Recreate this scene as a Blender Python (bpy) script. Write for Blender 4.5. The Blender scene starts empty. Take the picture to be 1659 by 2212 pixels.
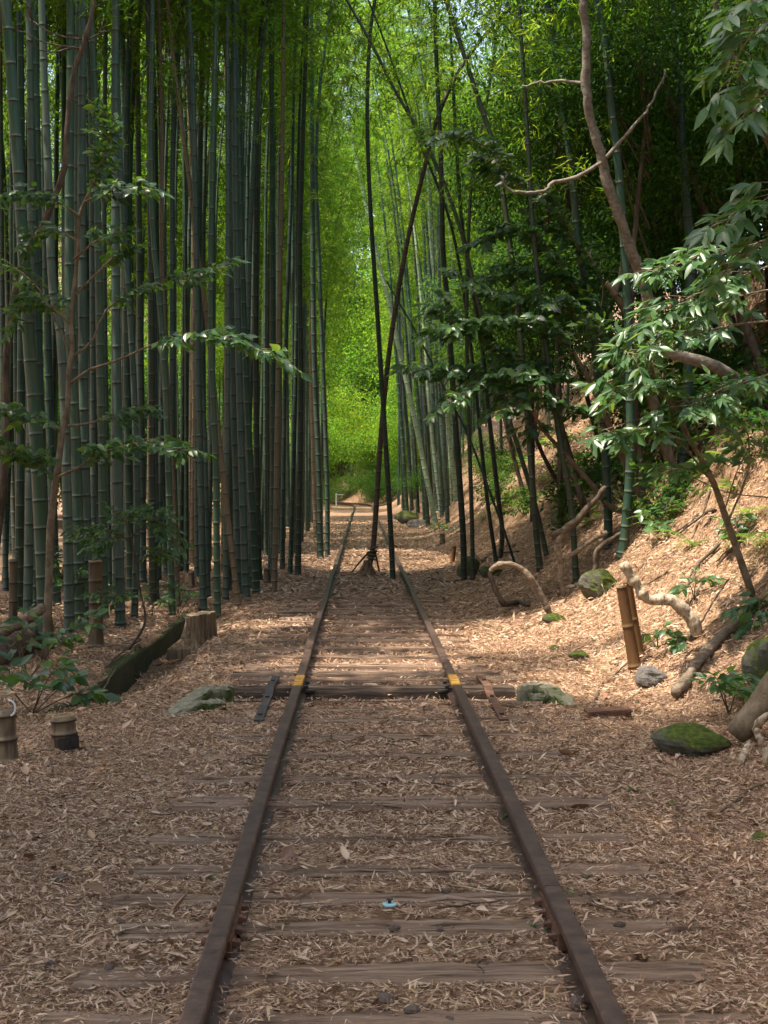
import bpy, math, random
import numpy as np
from mathutils import Vector, Matrix

random.seed(7)
RNG = np.random.default_rng(11)
SC = bpy.context.scene
COL = SC.collection

# ------------------------------------------------------------------ camera
# picture coordinates used below are those of a 1659 x 2212 copy of the photo
F, CX, CY = 3000.0, 829.5, 1106.0
CAM = Vector((-0.113, 0.0, 1.58))
YAW, PITCH = math.radians(0.93), math.radians(1.18)
cam_d = bpy.data.cameras.new("camera")
cam = bpy.data.objects.new("camera", cam_d)
COL.objects.link(cam)
cam.location = CAM
cam.rotation_euler = (math.pi / 2 - PITCH, 0, -YAW)
cam_d.sensor_fit = 'VERTICAL'
cam_d.sensor_height = 36.0
cam_d.lens = 36.0 * F / 2212.0
cam_d.clip_start, cam_d.clip_end = 0.05, 2000
SC.camera = cam
SC.render.resolution_x, SC.render.resolution_y = 768, 1024
CROT = np.array(cam.rotation_euler.to_matrix())

# ------------------------------------------------------------------ world, sun, exposure
SUN = np.array([-0.36, -0.10, 0.90]); SUN /= np.linalg.norm(SUN)      # towards the sun
wd = bpy.data.worlds.new("World"); SC.world = wd; wd.use_nodes = True
nt = wd.node_tree; nt.nodes.clear()
sky = nt.nodes.new("ShaderNodeTexSky"); sky.sky_type = 'NISHITA'; sky.sun_disc = False
sky.sun_elevation = math.asin(SUN[2])
sky.sun_rotation = math.atan2(SUN[0], SUN[1])
sky.dust_density = 3.0; sky.air_density = 1.0
bg = nt.nodes.new("ShaderNodeBackground"); bg.inputs[1].default_value = 0.15
out = nt.nodes.new("ShaderNodeOutputWorld")
nt.links.new(sky.outputs[0], bg.inputs[0]); nt.links.new(bg.outputs[0], out.inputs[0])
sd = bpy.data.lights.new("sun", 'SUN'); sd.energy = 2.9; sd.angle = math.radians(0.53); sd.color = (1.0, 0.95, 0.86)
so = bpy.data.objects.new("sun", sd); COL.objects.link(so)
so.rotation_euler = Vector(SUN).to_track_quat('Z', 'Y').to_euler()
vs = SC.view_settings
vs.view_transform = 'Standard'; vs.look = 'None'; vs.gamma = 1.0; vs.use_curve_mapping = False
vs.exposure = 1.95
try:
    vs.use_white_balance = True; vs.white_balance_temperature = 7000; vs.white_balance_tint = 15
except Exception:
    pass
cy = SC.cycles
cy.use_denoising = True
cy.max_bounces = 5; cy.diffuse_bounces = 3; cy.glossy_bounces = 1; cy.transmission_bounces = 4
cy.use_adaptive_sampling = True; cy.sample_clamp_indirect = 4.0
cy.caustics_reflective = False; cy.caustics_refractive = False

# ------------------------------------------------------------------ terrain shape
def smooth(a, b, x):
    t = np.clip((x - a) / (b - a), 0, 1)
    return t * t * (3 - 2 * t)

def wob(x, y):
    return (np.sin(1.7 * x + 0.6 * y + 1.3) * np.sin(0.9 * y - 0.7 * x + 0.4) + 0.6 * np.sin(3.9 * x + 2.3 * y) * np.sin(2.9 * y - 1.9 * x + 2)
            + 0.35 * np.sin(8.1 * x - 5.0 * y + 1) * np.sin(6.7 * y + 4.3 * x))

def track_x(y):
    return -np.maximum(0, y - 92.0) ** 2 / 110.0

def toe(y):
    return 2.15 + 0.22 * np.sin(y * 0.33 - 0.6) + 0.12 * np.sin(y * 0.9) - 0.35 * smooth(40, 70, y)

def H(x, y):
    x = np.asarray(x, float); y = np.asarray(y, float)
    xt = x - track_x(y)
    n = wob(x, y)
    off = smooth(0.85, 1.9, np.abs(xt))
    z = 0.006 * n * (1 - off) + 0.035 * n * off
    d = xt - toe(y)
    sp = np.where(d * 3.5 > 30, d, np.log1p(np.exp(np.clip(d * 3.5, -30, 30))) / 3.5)
    z = z + 9.5 * np.tanh(0.92 * sp / 9.5) * (1 + 0.10 * n * smooth(0.2, 2, d)) + 0.10 * wob(x * 2.1, y * 1.7) * smooth(0.3, 1.5, d)
    f = smooth(9.4, 11.6, y) * (1 - smooth(17.2, 19.0, y))
    z = z - 0.26 * f * smooth(-1.45, -2.1, x) * (x > -2.262)
    z = z - 0.04 * (x < -2.25)
    z = z - 0.10 * smooth(-1.4, -2.6, x) * smooth(10.5, 8.0, y)
    z = z - 0.07 * np.exp(-((y - 10.17) / 0.17) ** 2) * (np.abs(xt) < 1.1)
    z = z + 0.30 * np.clip(y - 124, 0, 60)
    z = z + 0.40 * np.maximum(0, -x - 22) * (x > -80) + 23.2 * (x <= -80)
    return z

def H1(x, y):
    return float(H(x, y))

def ray(px, py):
    d = CROT @ np.array([(px - CX) / F, -(py - CY) / F, -1.0])
    return d / d[1]

def P(px, py, Y):
    d = ray(px, py)
    return np.array([CAM.x + d[0] * Y, Y, CAM.z + d[2] * Y])

def G(px, py, extra=0.0):
    d = ray(px, py)
    t = np.concatenate([np.arange(3, 40, 0.02), np.arange(40, 160, 0.2)])
    x = CAM.x + d[0] * t; z = CAM.z + d[2] * t
    below = z < H(x, t) + extra
    k = int(np.argmax(below)) if below.any() else len(t) - 1
    return np.array([x[k], t[k], H1(x[k], t[k])])

# ------------------------------------------------------------------ mesh helpers
def mesh(name, v, faces, mat=None, attrs=None, smoothed=True):
    me = bpy.data.meshes.new(name)
    v = np.ascontiguousarray(v, dtype=np.float32)
    if not isinstance(faces, (list, tuple)):
        faces = [faces]
    faces = [np.asarray(f, dtype=np.int32) for f in faces if len(f)]
    loops = np.concatenate([f.ravel() for f in faces])
    sizes = np.concatenate([np.full(len(f), f.shape[1], np.int32) for f in faces])
    starts = np.concatenate([[0], np.cumsum(sizes)[:-1]]).astype(np.int32)
    me.vertices.add(len(v)); me.vertices.foreach_set("co", v.ravel())
    me.loops.add(len(loops)); me.loops.foreach_set("vertex_index", loops)
    me.polygons.add(len(sizes)); me.polygons.foreach_set("loop_start", starts)
    try:
        me.polygons.foreach_set("loop_total", sizes)
    except Exception:
        pass
    me.polygons.foreach_set("use_smooth", np.full(len(sizes), smoothed))
    for k, a in (attrs or {}).items():
        at = me.attributes.new(k, 'FLOAT', 'POINT')
        at.data.foreach_set("value", np.ascontiguousarray(a, dtype=np.float32))
    me.update(calc_edges=True)
    if mat:
        me.materials.append(mat)
    return me

class MB:
    """collects shapes into one mesh"""
    def __init__(s):
        s.v, s.q, s.t, s.n, s.a = [], [], [], 0, []
    def add(s, v, q=None, t=None, a=None):
        v = np.asarray(v, float)
        if q is not None and len(q): s.q.append(np.asarray(q) + s.n)
        if t is not None and len(t): s.t.append(np.asarray(t) + s.n)
        s.v.append(v); s.n += len(v)
        s.a.append(np.zeros(len(v)) if a is None else np.broadcast_to(a, (len(v),)))
        return s
    def box(s, c, size, rot=None, jit=0.0, a=None):
        h = np.array(size) / 2
        v = np.array([[x, y, z] for x in (-1, 1) for y in (-1, 1) for z in (-1, 1)]) * h
        if jit: v = v + RNG.uniform(-jit, jit, v.shape)
        if rot is not None: v = v @ np.array(rot).T
        q = [[0, 1, 3, 2], [4, 6, 7, 5], [0, 4, 5, 1], [2, 3, 7, 6], [0, 2, 6, 4], [1, 5, 7, 3]]
        return s.add(v + np.array(c), q, a=a)
    def tube(s, pts, rad, sides=8, cap=True, a=None, flat=None):
        pts = np.asarray(pts, float); n = len(pts)
        rad = np.broadcast_to(np.asarray(rad, float), (n,))
        T = np.gradient(pts, axis=0); T /= np.linalg.norm(T, axis=1)[:, None] + 1e-12
        ref = np.array([0, 0, 1.0]) if abs(T[0][2]) < 0.9 else np.array([1.0, 0, 0])
        N = np.zeros_like(pts); cur = ref - T[0] * ref.dot(T[0]); cur /= np.linalg.norm(cur)
        for i in range(n):
            cur = cur - T[i] * cur.dot(T[i]); cur /= np.linalg.norm(cur) + 1e-12; N[i] = cur
        B = np.cross(T, N)
        th = np.arange(sides) * 2 * np.pi / sides
        fl = 1.0 if flat is None else flat
        ring = np.cos(th)[None, :, None] * N[:, None, :] * fl + np.sin(th)[None, :, None] * B[:, None, :]
        v = pts[:, None, :] + ring * rad[:, None, None]
        v = v.reshape(-1, 3)
        i = np.arange(n - 1)[:, None] * sides; j = np.arange(sides)[None, :]; j2 = (j + 1) % sides
        q = np.stack([i + j, i + j2, i + sides + j2, i + sides + j], -1).reshape(-1, 4)
        aa = None if a is None else np.repeat(np.broadcast_to(a, (n,)), sides)
        t = None
        if cap:
            v = np.vstack([v, pts[0], pts[-1]]); c0, c1 = n * sides, n * sides + 1
            k = np.arange(sides); k2 = (k + 1) % sides
            t = np.vstack([np.stack([np.full(sides, c0), k2, k], 1), np.stack([np.full(sides, c1), (n - 1) * sides + k, (n - 1) * sides + k2], 1)])
            if aa is not None: aa = np.concatenate([aa, aa[:1], aa[-1:]])
        return s.add(v, q, t, aa)
    def mesh(s, name, mat, off=(0, 0, 0), smoothed=True):
        v = np.vstack(s.v) - np.array(off)
        fs = []
        if s.q: fs.append(np.vstack(s.q))
        if s.t: fs.append(np.vstack(s.t))
        return mesh(name, v, fs, mat, {"tint": np.concatenate(s.a)}, smoothed)

def spline(pts, n):
    """Catmull-Rom through points"""
    p = np.asarray(pts, float)
    if len(p) == 2:
        return p[0] + (p[1] - p[0]) * np.linspace(0, 1, n)[:, None]
    p = np.vstack([2 * p[0] - p[1], p, 2 * p[-1] - p[-2]])
    m = len(p) - 3
    u = np.linspace(0, m - 1e-6, n); i = u.astype(int); t = (u - i)[:, None]
    a, b, c, d = p[i], p[i + 1], p[i + 2], p[i + 3]
    return 0.5 * ((2 * b) + (-a + c) * t + (2 * a - 5 * b + 4 * c - d) * t ** 2 + (-a + 3 * b - 3 * c + d) * t ** 3)

def put(name, me, parent=None, loc=None):
    o = bpy.data.objects.new(name, me); COL.objects.link(o)
    if parent is not None: o.parent = parent
    if loc is not None: o.location = loc
    return o

def tag(o, label, cat, group=None):
    o["label"] = label; o["category"] = cat
    if group: o["group"] = group
    return o

def thing(name, label, cat, loc=(0, 0, 0), group=None):
    o = put(name, None, None, Vector([float(q) for q in loc]))
    o.empty_display_size = 0.1
    return tag(o, label, cat, group)

def setmat(o, mat):
    o.material_slots[0].link = 'OBJECT'; o.material_slots[0].material = mat

# ------------------------------------------------------------------ materials
def new_mat(name):
    m = bpy.data.materials.new(name); m.use_nodes = True
    t = m.node_tree; t.nodes.clear()
    o = t.nodes.new("ShaderNodeOutputMaterial")
    return m, t, o

def ramp(t, fac, stops):
    r = t.nodes.new("ShaderNodeValToRGB"); e = r.color_ramp.elements
    while len(e) < len(stops): e.new(0.5)
    for el, (p, c) in zip(e, stops):
        el.position = p; el.color = (*c, 1)
    t.links.new(fac, r.inputs[0]); return r.outputs[0]

def noise(t, scale, detail=4, vec=None, rough=0.55):
    n = t.nodes.new("ShaderNodeTexNoise"); n.inputs["Scale"].default_value = scale
    n.inputs["Detail"].default_value = detail; n.inputs["Roughness"].default_value = rough
    if vec is not None: t.links.new(vec, n.inputs["Vector"])
    return n.outputs["Fac"]

def coords(t, kind="Object", scale=None):
    c = t.nodes.new("ShaderNodeTexCoord").outputs[kind]
    if scale is None: return c
    m = t.nodes.new("ShaderNodeMapping"); m.inputs["Scale"].default_value = scale
    t.links.new(c, m.inputs[0]); return m.outputs[0]

def math_n(t, op, a, b=None, clamp=False):
    n = t.nodes.new("ShaderNodeMath"); n.operation = op; n.use_clamp = clamp
    for i, q in enumerate((a, b)):
        if q is None: continue
        if isinstance(q, (int, float)): n.inputs[i].default_value = q
        else: t.links.new(q, n.inputs[i])
    return n.outputs[0]

def attr(t, name):
    a = t.nodes.new("ShaderNodeAttribute"); a.attribute_name = name; return a.outputs["Fac"]

def objrand(t):
    return t.nodes.new("ShaderNodeObjectInfo").outputs["Random"]

def mix(t, fac, a, b):
    n = t.nodes.new("ShaderNodeMix"); n.data_type = 'RGBA'
    for s, q in ((0, fac), (6, a), (7, b)):
        if isinstance(q, tuple): n.inputs[s].default_value = (*q, 1)
        elif isinstance(q, (int, float)): n.inputs[s].default_value = q
        else: t.links.new(q, n.inputs[s])
    return n.outputs[2]

def bsdf(t, o, color, rough=0.6, bump=None, strength=0.4, dist=0.01, metal=0.0, spec=0.5):
    b = t.nodes.new("ShaderNodeBsdfPrincipled")
    if isinstance(color, tuple): b.inputs["Base Color"].default_value = (*color, 1)
    else: t.links.new(color, b.inputs["Base Color"])
    if isinstance(rough, (int, float)): b.inputs["Roughness"].default_value = rough
    else: t.links.new(rough, b.inputs["Roughness"])
    b.inputs["Metallic"].default_value = metal
    b.inputs["Specular IOR Level"].default_value = spec
    if bump is not None:
        n = t.nodes.new("ShaderNodeBump"); n.inputs["Strength"].default_value = strength; n.inputs["Distance"].default_value = dist
        t.links.new(bump, n.inputs["Height"]); t.links.new(n.outputs[0], b.inputs["Normal"])
    if o is not None: t.links.new(b.outputs[0], o.inputs[0])
    return b

def leaf_mat(name, stops, trans=0.4, rough=0.4, spec=0.5, tcol=None, tfac=1.0):
    m, t, o = new_mat(name)
    fac = math_n(t, 'FRACT', math_n(t, 'ADD', attr(t, "tint"), objrand(t)))
    c = ramp(t, fac, stops)
    b = bsdf(t, None, c, rough, spec=spec)
    tr = t.nodes.new("ShaderNodeBsdfTranslucent")
    if tcol is None: t.links.new(c, tr.inputs[0])
    else:
        t.links.new(mix(t, tfac, c, ramp(t, fac, tcol)), tr.inputs[0])
    s = t.nodes.new("ShaderNodeMixShader"); s.inputs[0].default_value = trans
    t.links.new(b.outputs[0], s.inputs[1]); t.links.new(tr.outputs[0], s.inputs[2]); t.links.new(s.outputs[0], o.inputs[0])
    return m

M = {}
M['litter'] = leaf_mat('dry_leaf', [(0.0, (.13, .062, .034)), (.2, (.25, .135, .078)), (.42, (.385, .245, .155)), (.64, (.51, .355, .24)), (.84, (.59, .44, .31)), (.94, (.42, .29, .14)), (1, (.18, .10, .06))], .12, .5, .4)
M['bamboo_leaf'] = leaf_mat('bamboo_leaf', [(0, (.027, .082, .012)), (.5, (.045, .112, .013)), (1, (.085, .148, .016))], .6, .5, .15,
                            [(0, (.11, .30, .02)), (.5, (.19, .40, .024)), (1, (.35, .45, .03))])
M['camellia_leaf'] = leaf_mat('glossy_leaf', [(0, (.016, .05, .022)), (.6, (.03, .085, .028)), (1, (.07, .15, .03))], .30, .36, .45,
                              [(0, (.10, .26, .03)), (.6, (.16, .36, .03)), (1, (.30, .48, .05))])
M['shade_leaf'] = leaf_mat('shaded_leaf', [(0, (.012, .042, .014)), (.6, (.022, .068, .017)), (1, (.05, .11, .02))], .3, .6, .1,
                           [(0, (.06, .20, .02)), (.6, (.11, .28, .024)), (1, (.25, .40, .035))])  # darker, duller camellia leaf; the bank's shade is put into its colour
M['laurel_leaf'] = leaf_mat('laurel_leaf', [(0, (.03, .085, .03)), (.6, (.05, .125, .045)), (1, (.09, .18, .05))], .32, .36, .45,
                            [(0, (.12, .30, .04)), (.6, (.18, .40, .05)), (1, (.32, .48, .06))])
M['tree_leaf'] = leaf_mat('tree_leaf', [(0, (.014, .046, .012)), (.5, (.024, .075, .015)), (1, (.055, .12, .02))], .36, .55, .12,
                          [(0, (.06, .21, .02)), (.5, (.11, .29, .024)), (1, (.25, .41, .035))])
M['conifer'] = leaf_mat('conifer_needles', [(0, (.015, .045, .018)), (1, (.035, .08, .03))], .2, .5, .3)
M['fern'] = leaf_mat('fern_leaf', [(0, (.06, .15, .02)), (1, (.11, .22, .03))], .45, .5, .3, [(0, (.22, .42, .04)), (1, (.36, .52, .06))])

def ground_mat():
    m, t, o = new_mat('leaf_covered_soil')
    c = coords(t)
    v = t.nodes.new("ShaderNodeTexVoronoi"); v.inputs["Scale"].default_value = 26
    w = t.nodes.new("ShaderNodeMapping"); w.inputs["Scale"].default_value = (1, 2.2, 1); w.inputs["Rotation"].default_value = (0, 0, 0.5)
    t.links.new(c, w.inputs[0])
    n1 = noise(t, 9, 5, c)
    t.links.new(w.outputs[0], v.inputs["Vector"])
    sep = t.nodes.new("ShaderNodeSeparateColor"); t.links.new(v.outputs["Color"], sep.inputs[0])
    leafc = ramp(t, sep.outputs[0], [(0, (.09, .05, .026)), (.35, (.20, .115, .062)), (.7, (.34, .215, .125)), (1, (.46, .31, .19))])
    soil = ramp(t, n1, [(.3, (.10, .06, .033)), (.7, (.22, .135, .075))])
    col = mix(t, ramp(t, noise(t, 2.3, 6, c), [(.35, (.2, .2, .2)), (.6, (.85, .85, .85))]), soil, leafc)
    bsdf(t, o, col, .8, math_n(t, 'ADD', v.outputs["Distance"], math_n(t, 'MULTIPLY', n1, .6)), .7, .02, spec=.25)
    return m
M['ground'] = ground_mat()

def wood_mat(name, stops, axis=(1.2, 18, 18), rough=.8, streak=None, bs=.8):
    m, t, o = new_mat(name)
    c = coords(t, "Object", axis)
    oi = objrand(t)
    ad = t.nodes.new("ShaderNodeVectorMath"); ad.operation = 'ADD'; t.links.new(c, ad.inputs[0])
    sc_ = t.nodes.new("ShaderNodeCombineXYZ"); t.links.new(math_n(t, 'MULTIPLY', oi, 50), sc_.inputs[0]); t.links.new(math_n(t, 'MULTIPLY', oi, 31), sc_.inputs[1])
    t.links.new(sc_.outputs[0], ad.inputs[1])
    n = noise(t, 1.6, 8, ad.outputs[0], .68)
    col = ramp(t, n, stops)
    if streak:
        col = mix(t, ramp(t, noise(t, 1.1, 3, coords(t)), [(.55, (0, 0, 0)), (.72, (.8, .8, .8))]), col, streak)
    bsdf(t, o, col, rough, n, bs, .02, spec=.25)
    return m
M['sleeper'] = wood_mat('weathered_sleeper_wood', [(.3, (.045, .028, .019)), (.43, (.15, .098, .065)), (.58, (.25, .17, .115)), (.75, (.35, .25, .175))])
M['dark_wood'] = wood_mat('dark_timber', [(.3, (.025, .019, .014)), (.5, (.09, .064, .046)), (.72, (.19, .14, .10))])  # darker browns than the sleeper wood
M['stump'] = wood_mat('rotten_stump_wood', [(.32, (.03, .02, .012)), (.46, (.12, .082, .048)), (.62, (.23, .165, .10)), (.8, (.34, .26, .17))], (22, 22, 2.0), bs=1.0)
M['cut_wood'] = wood_mat('cut_wood_face', [(.3, (.28, .2, .11)), (.6, (.42, .32, .19)), (.8, (.5, .4, .25))], (30, 8, 30))
M['bark_brown'] = wood_mat('brown_bark', [(.3, (.032, .024, .017)), (.5, (.085, .063, .043)), (.75, (.17, .13, .09))], (9, 9, 4))
M['bark_grey'] = wood_mat('grey_bark', [(.3, (.07, .06, .045)), (.5, (.16, .14, .11)), (.75, (.27, .245, .20))], (10, 10, 14))
M['bark_orange'] = wood_mat('reddish_bark', [(.3, (.07, .052, .03)), (.5, (.155, .118, .074)), (.75, (.27, .21, .14))], (8, 8, 6))
M['vine'] = wood_mat('vine_bark', [(.3, (.06, .045, .03)), (.5, (.17, .13, .09)), (.75, (.30, .24, .17))], (10, 10, 30))
M['bleached'] = wood_mat('bleached_bark', [(.33, (.16, .11, .065)), (.48, (.44, .35, .24)), (.7, (.66, .57, .43))], (22, 22, 9), bs=1.0)

def culm_mat(name, base, dark, pale, palek=.5, rough=.38, patch=(.11, .10, .07), pk=.3):
    m, t, o = new_mat(name)
    c = coords(t, "Object", (5, 5, .6))
    r = objrand(t)
    n = noise(t, 2.2, 5, c)
    col = ramp(t, math_n(t, 'ADD', math_n(t, 'MULTIPLY', n, .6), math_n(t, 'MULTIPLY', r, .45)), [(.25, base[0]), (.5, base[1]), (.8, base[2])])
    blot = ramp(t, noise(t, 1.0, 5, coords(t, "Object", (14, 14, 2.2))), [(.5, (0, 0, 0)), (.68, (pk, pk, pk))])
    col = mix(t, blot, col, patch)
    col = mix(t, math_n(t, 'MULTIPLY', attr(t, "pale"), palek), col, pale)
    col = mix(t, attr(t, "dark"), col, dark)
    b = bsdf(t, o, col, rough, noise(t, 30, 3, coords(t)), .08, .003, spec=.28)
    return m
M['culm_green'] = culm_mat('green_bamboo', [(.014, .045, .027), (.023, .062, .036), (.038, .084, .046)], (.015, .022, .014), (.26, .30, .22), .36)
M['culm_old'] = culm_mat('weathered_bamboo', [(.022, .055, .041), (.04, .078, .058), (.066, .102, .076)], (.015, .018, .013), (.22, .25, .2), .16, patch=(.10, .10, .075), pk=.5)
M['culm_tan'] = culm_mat('tan_bamboo', [(.10, .078, .045), (.15, .115, .066), (.21, .16, .095)], (.05, .03, .02), (.36, .30, .2), .3, .5, patch=(.16, .11, .06), pk=.5)
M['culm_brown'] = culm_mat('brown_bamboo', [(.07, .042, .028), (.13, .082, .052), (.20, .135, .085)], (.02, .012, .01), (.30, .23, .15), .3, .5, patch=(.03, .022, .017), pk=.7)
M['culm_dark'] = culm_mat('dark_old_bamboo', [(.018, .032, .02), (.028, .046, .027), (.044, .06, .036)], (.014, .016, .012), (.2, .2, .15), .3, .45, patch=(.07, .05, .03), pk=.5)  # darker, browner green than the weathered culms
M['culm_sunlit'] = culm_mat('sunlit_green_bamboo', [(.17, .25, .16), (.23, .32, .20), (.29, .38, .25)], (.04, .055, .03), (.4, .45, .36), .5)  # pale tone puts the sunlight on these culms into their colour
M['stake'] = culm_mat('split_bamboo_stake', [(.09, .042, .016), (.145, .072, .027), (.20, .11, .046)], (.06, .03, .014), (.33, .22, .1), .3, .5, patch=(.09, .045, .02), pk=.6)
M['stub'] = culm_mat('old_cut_bamboo', [(.10, .072, .042), (.155, .115, .068), (.21, .16, .10)], (.035, .022, .014), (.36, .28, .18), .3, .55, patch=(.025, .018, .014), pk=.95)

def steel_mat(name, stops, rough=.5, metal=.35):
    m, t, o = new_mat(name)
    c = coords(t)
    n = noise(t, 14, 8, c, .7)
    col = ramp(t, n, stops)
    bsdf(t, o, col, rough, noise(t, 120, 3, c), .25, .002, metal=metal, spec=.4)
    return m
M['rail'] = steel_mat('rusty_rail_steel', [(.3, (.03, .018, .013)), (.45, (.062, .038, .028)), (.58, (.085, .054, .04)), (.72, (.14, .08, .05))], .55, .1)
M['rust'] = steel_mat('rusted_iron', [(.3, (.05, .025, .016)), (.5, (.11, .055, .033)), (.72, (.19, .10, .06))], .75, .1)
M['dark_iron'] = steel_mat('dark_iron', [(.3, (.03, .027, .025)), (.55, (.065, .058, .054)), (.75, (.13, .08, .05))], .55, .3)
M['yellow'] = steel_mat('worn_yellow_paint', [(.36, (.09, .055, .03)), (.44, (.36, .19, .03)), (.7, (.50, .28, .045))], .65, 0)
M['blue'] = steel_mat('light_blue_plastic', [(.3, (.22, .42, .46)), (.6, (.33, .56, .60))], .5, 0)
M['white'] = steel_mat('white_plastic', [(.3, (.55, .56, .58)), (.6, (.75, .76, .78))], .5, 0)
M['rope'] = wood_mat('old_rope', [(.3, (.05, .045, .03)), (.6, (.15, .14, .09)), (.8, (.23, .21, .14))], (40, 40, 40))

def stone_mat(name, stone, moss_c, lo, hi, up=True):
    m, t, o = new_mat(name)
    c = coords(t)
    s = ramp(t, noise(t, 9, 8, c, .65), stone)
    mossc = ramp(t, noise(t, 30, 5, c), moss_c)
    g = t.nodes.new("ShaderNodeNewGeometry"); x = t.nodes.new("ShaderNodeSeparateXYZ"); t.links.new(g.outputs["Normal"], x.inputs[0])
    f = math_n(t, 'ADD', noise(t, 4.5, 6, c, .65), math_n(t, 'MULTIPLY', x.outputs[2], .18 if up else -.12))
    col = mix(t, ramp(t, f, [(lo, (0, 0, 0)), (hi, (1, 1, 1))]), s, mossc)
    bsdf(t, o, col, .9, math_n(t, 'ADD', noise(t, 24, 7, c, .7), math_n(t, 'MULTIPLY', noise(t, 120, 3, c), .4)), .7, .02, spec=.2)
    return m
GREENS = [(.3, (.028, .042, .009)), (.55, (.065, .092, .014)), (.75, (.12, .15, .025))]
M['moss_stone'] = stone_mat('mossy_stone', [(.3, (.06, .062, .048)), (.7, (.19, .185, .15))], GREENS, .45, .62)
M['grey_stone'] = stone_mat('grey_stone', [(.3, (.08, .073, .066)), (.7, (.20, .185, .165))], [(.3, (.07, .08, .04)), (.7, (.13, .14, .06))], .68, .85)
M['kerb_stone'] = stone_mat('lichened_concrete', [(.3, (.11, .105, .07)), (.7, (.29, .275, .195))], [(.3, (.022, .035, .01)), (.7, (.08, .11, .025))], .40, .52, up=False)
M['ditch'] = stone_mat('dark_concrete', [(.3, (.03, .034, .022)), (.7, (.085, .09, .06))], [(.3, (.02, .03, .01)), (.7, (.05, .065, .02))], .4, .6)  # dark concrete with mossy patches
M['pebble'] = stone_mat('brown_pebble', [(.3, (.09, .065, .052)), (.7, (.24, .185, .15))], [(.3, (.05, .05, .03)), (.7, (.09, .08, .05))], .75, .95)
#STRUCTURE
# ------------------------------------------------------------------ ground sheet
def axis(parts):
    return np.unique(np.round(np.concatenate([np.arange(a, b, s) for a, b, s in parts]), 4))
gx = np.unique(np.concatenate([axis([(-160, -40, 12), (-40, -12, 2), (-12, -4, .3), (-4, 5.5, .09), (5.5, 12, .25), (12, 40, 2), (40, 161, 12)]), [-2.263, -2.249]]))
gy = axis([(-80, 0, 10), (0, 3, .5), (3, 20, .11), (20, 45, .25), (45, 130, 1.2), (130, 261, 10)])
GX, GY = np.meshgrid(gx, gy)
gv = np.stack([GX, GY, H(GX, GY) - 0.008], -1).reshape(-1, 3)
nx, ny = len(gx), len(gy)
ii = (np.arange(ny - 1)[:, None] * nx + np.arange(nx - 1)[None, :]).ravel()
ground = put('ground', mesh('ground', gv, np.stack([ii, ii + 1, ii + nx + 1, ii + nx], 1), M['ground']))
ground["kind"] = "structure"

# ------------------------------------------------------------------ rails
def rail_profile():
    hw, tw, fw, ht = .032, .008, .05, .124
    r = [(-hw + .005, ht), (hw - .005, ht), (hw, ht - .005), (hw, ht - .030), (tw, ht - .042), (tw, .022), (fw, .008), (fw, 0), (-fw, 0), (-fw, .008), (-tw, .022), (-tw, ht - .042), (-hw, ht - .030), (-hw, ht - .005)]
    return np.array(r)
RP = rail_profile()
def rail_mesh(x0, ys, name='rail', prof=RP, mat=None, dz=0.0, wave=True):
    ys = np.asarray(ys, float)
    xs = x0 + track_x(ys) + (0.004 * np.sin(ys * .9 + x0 * 3) if wave else 0)
    zs = 0.004 * np.sin(ys * .7 + x0) * wave + dz
    v = np.stack([xs[:, None] + prof[None, :, 0], np.repeat(ys[:, None], len(prof), 1), zs[:, None] + prof[None, :, 1]], -1)
    n, k = len(ys), len(prof)
    i = np.arange(n - 1)[:, None] * k; j = np.arange(k)[None, :]; j2 = (j + 1) % k
    q = np.stack([i + j, i + k + j, i + k + j2, i + j2], -1).reshape(-1, 4)
    b = MB(); b.add(v.reshape(-1, 3), q)
    vv = v.reshape(-1, 3)
    for e, s in ((0, 1), ((n - 1) * k, -1)):
        c = len(vv)
        idx = e + np.arange(k)
        cen = vv[idx].mean(0)
        b.add(np.vstack([vv[idx], cen]), None, [[k, m, (m + 1) % k][::s] for m in range(k)])
    return b
YJ = {-1: 4.77, 1: 5.0}
GAUGE = .580
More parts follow.
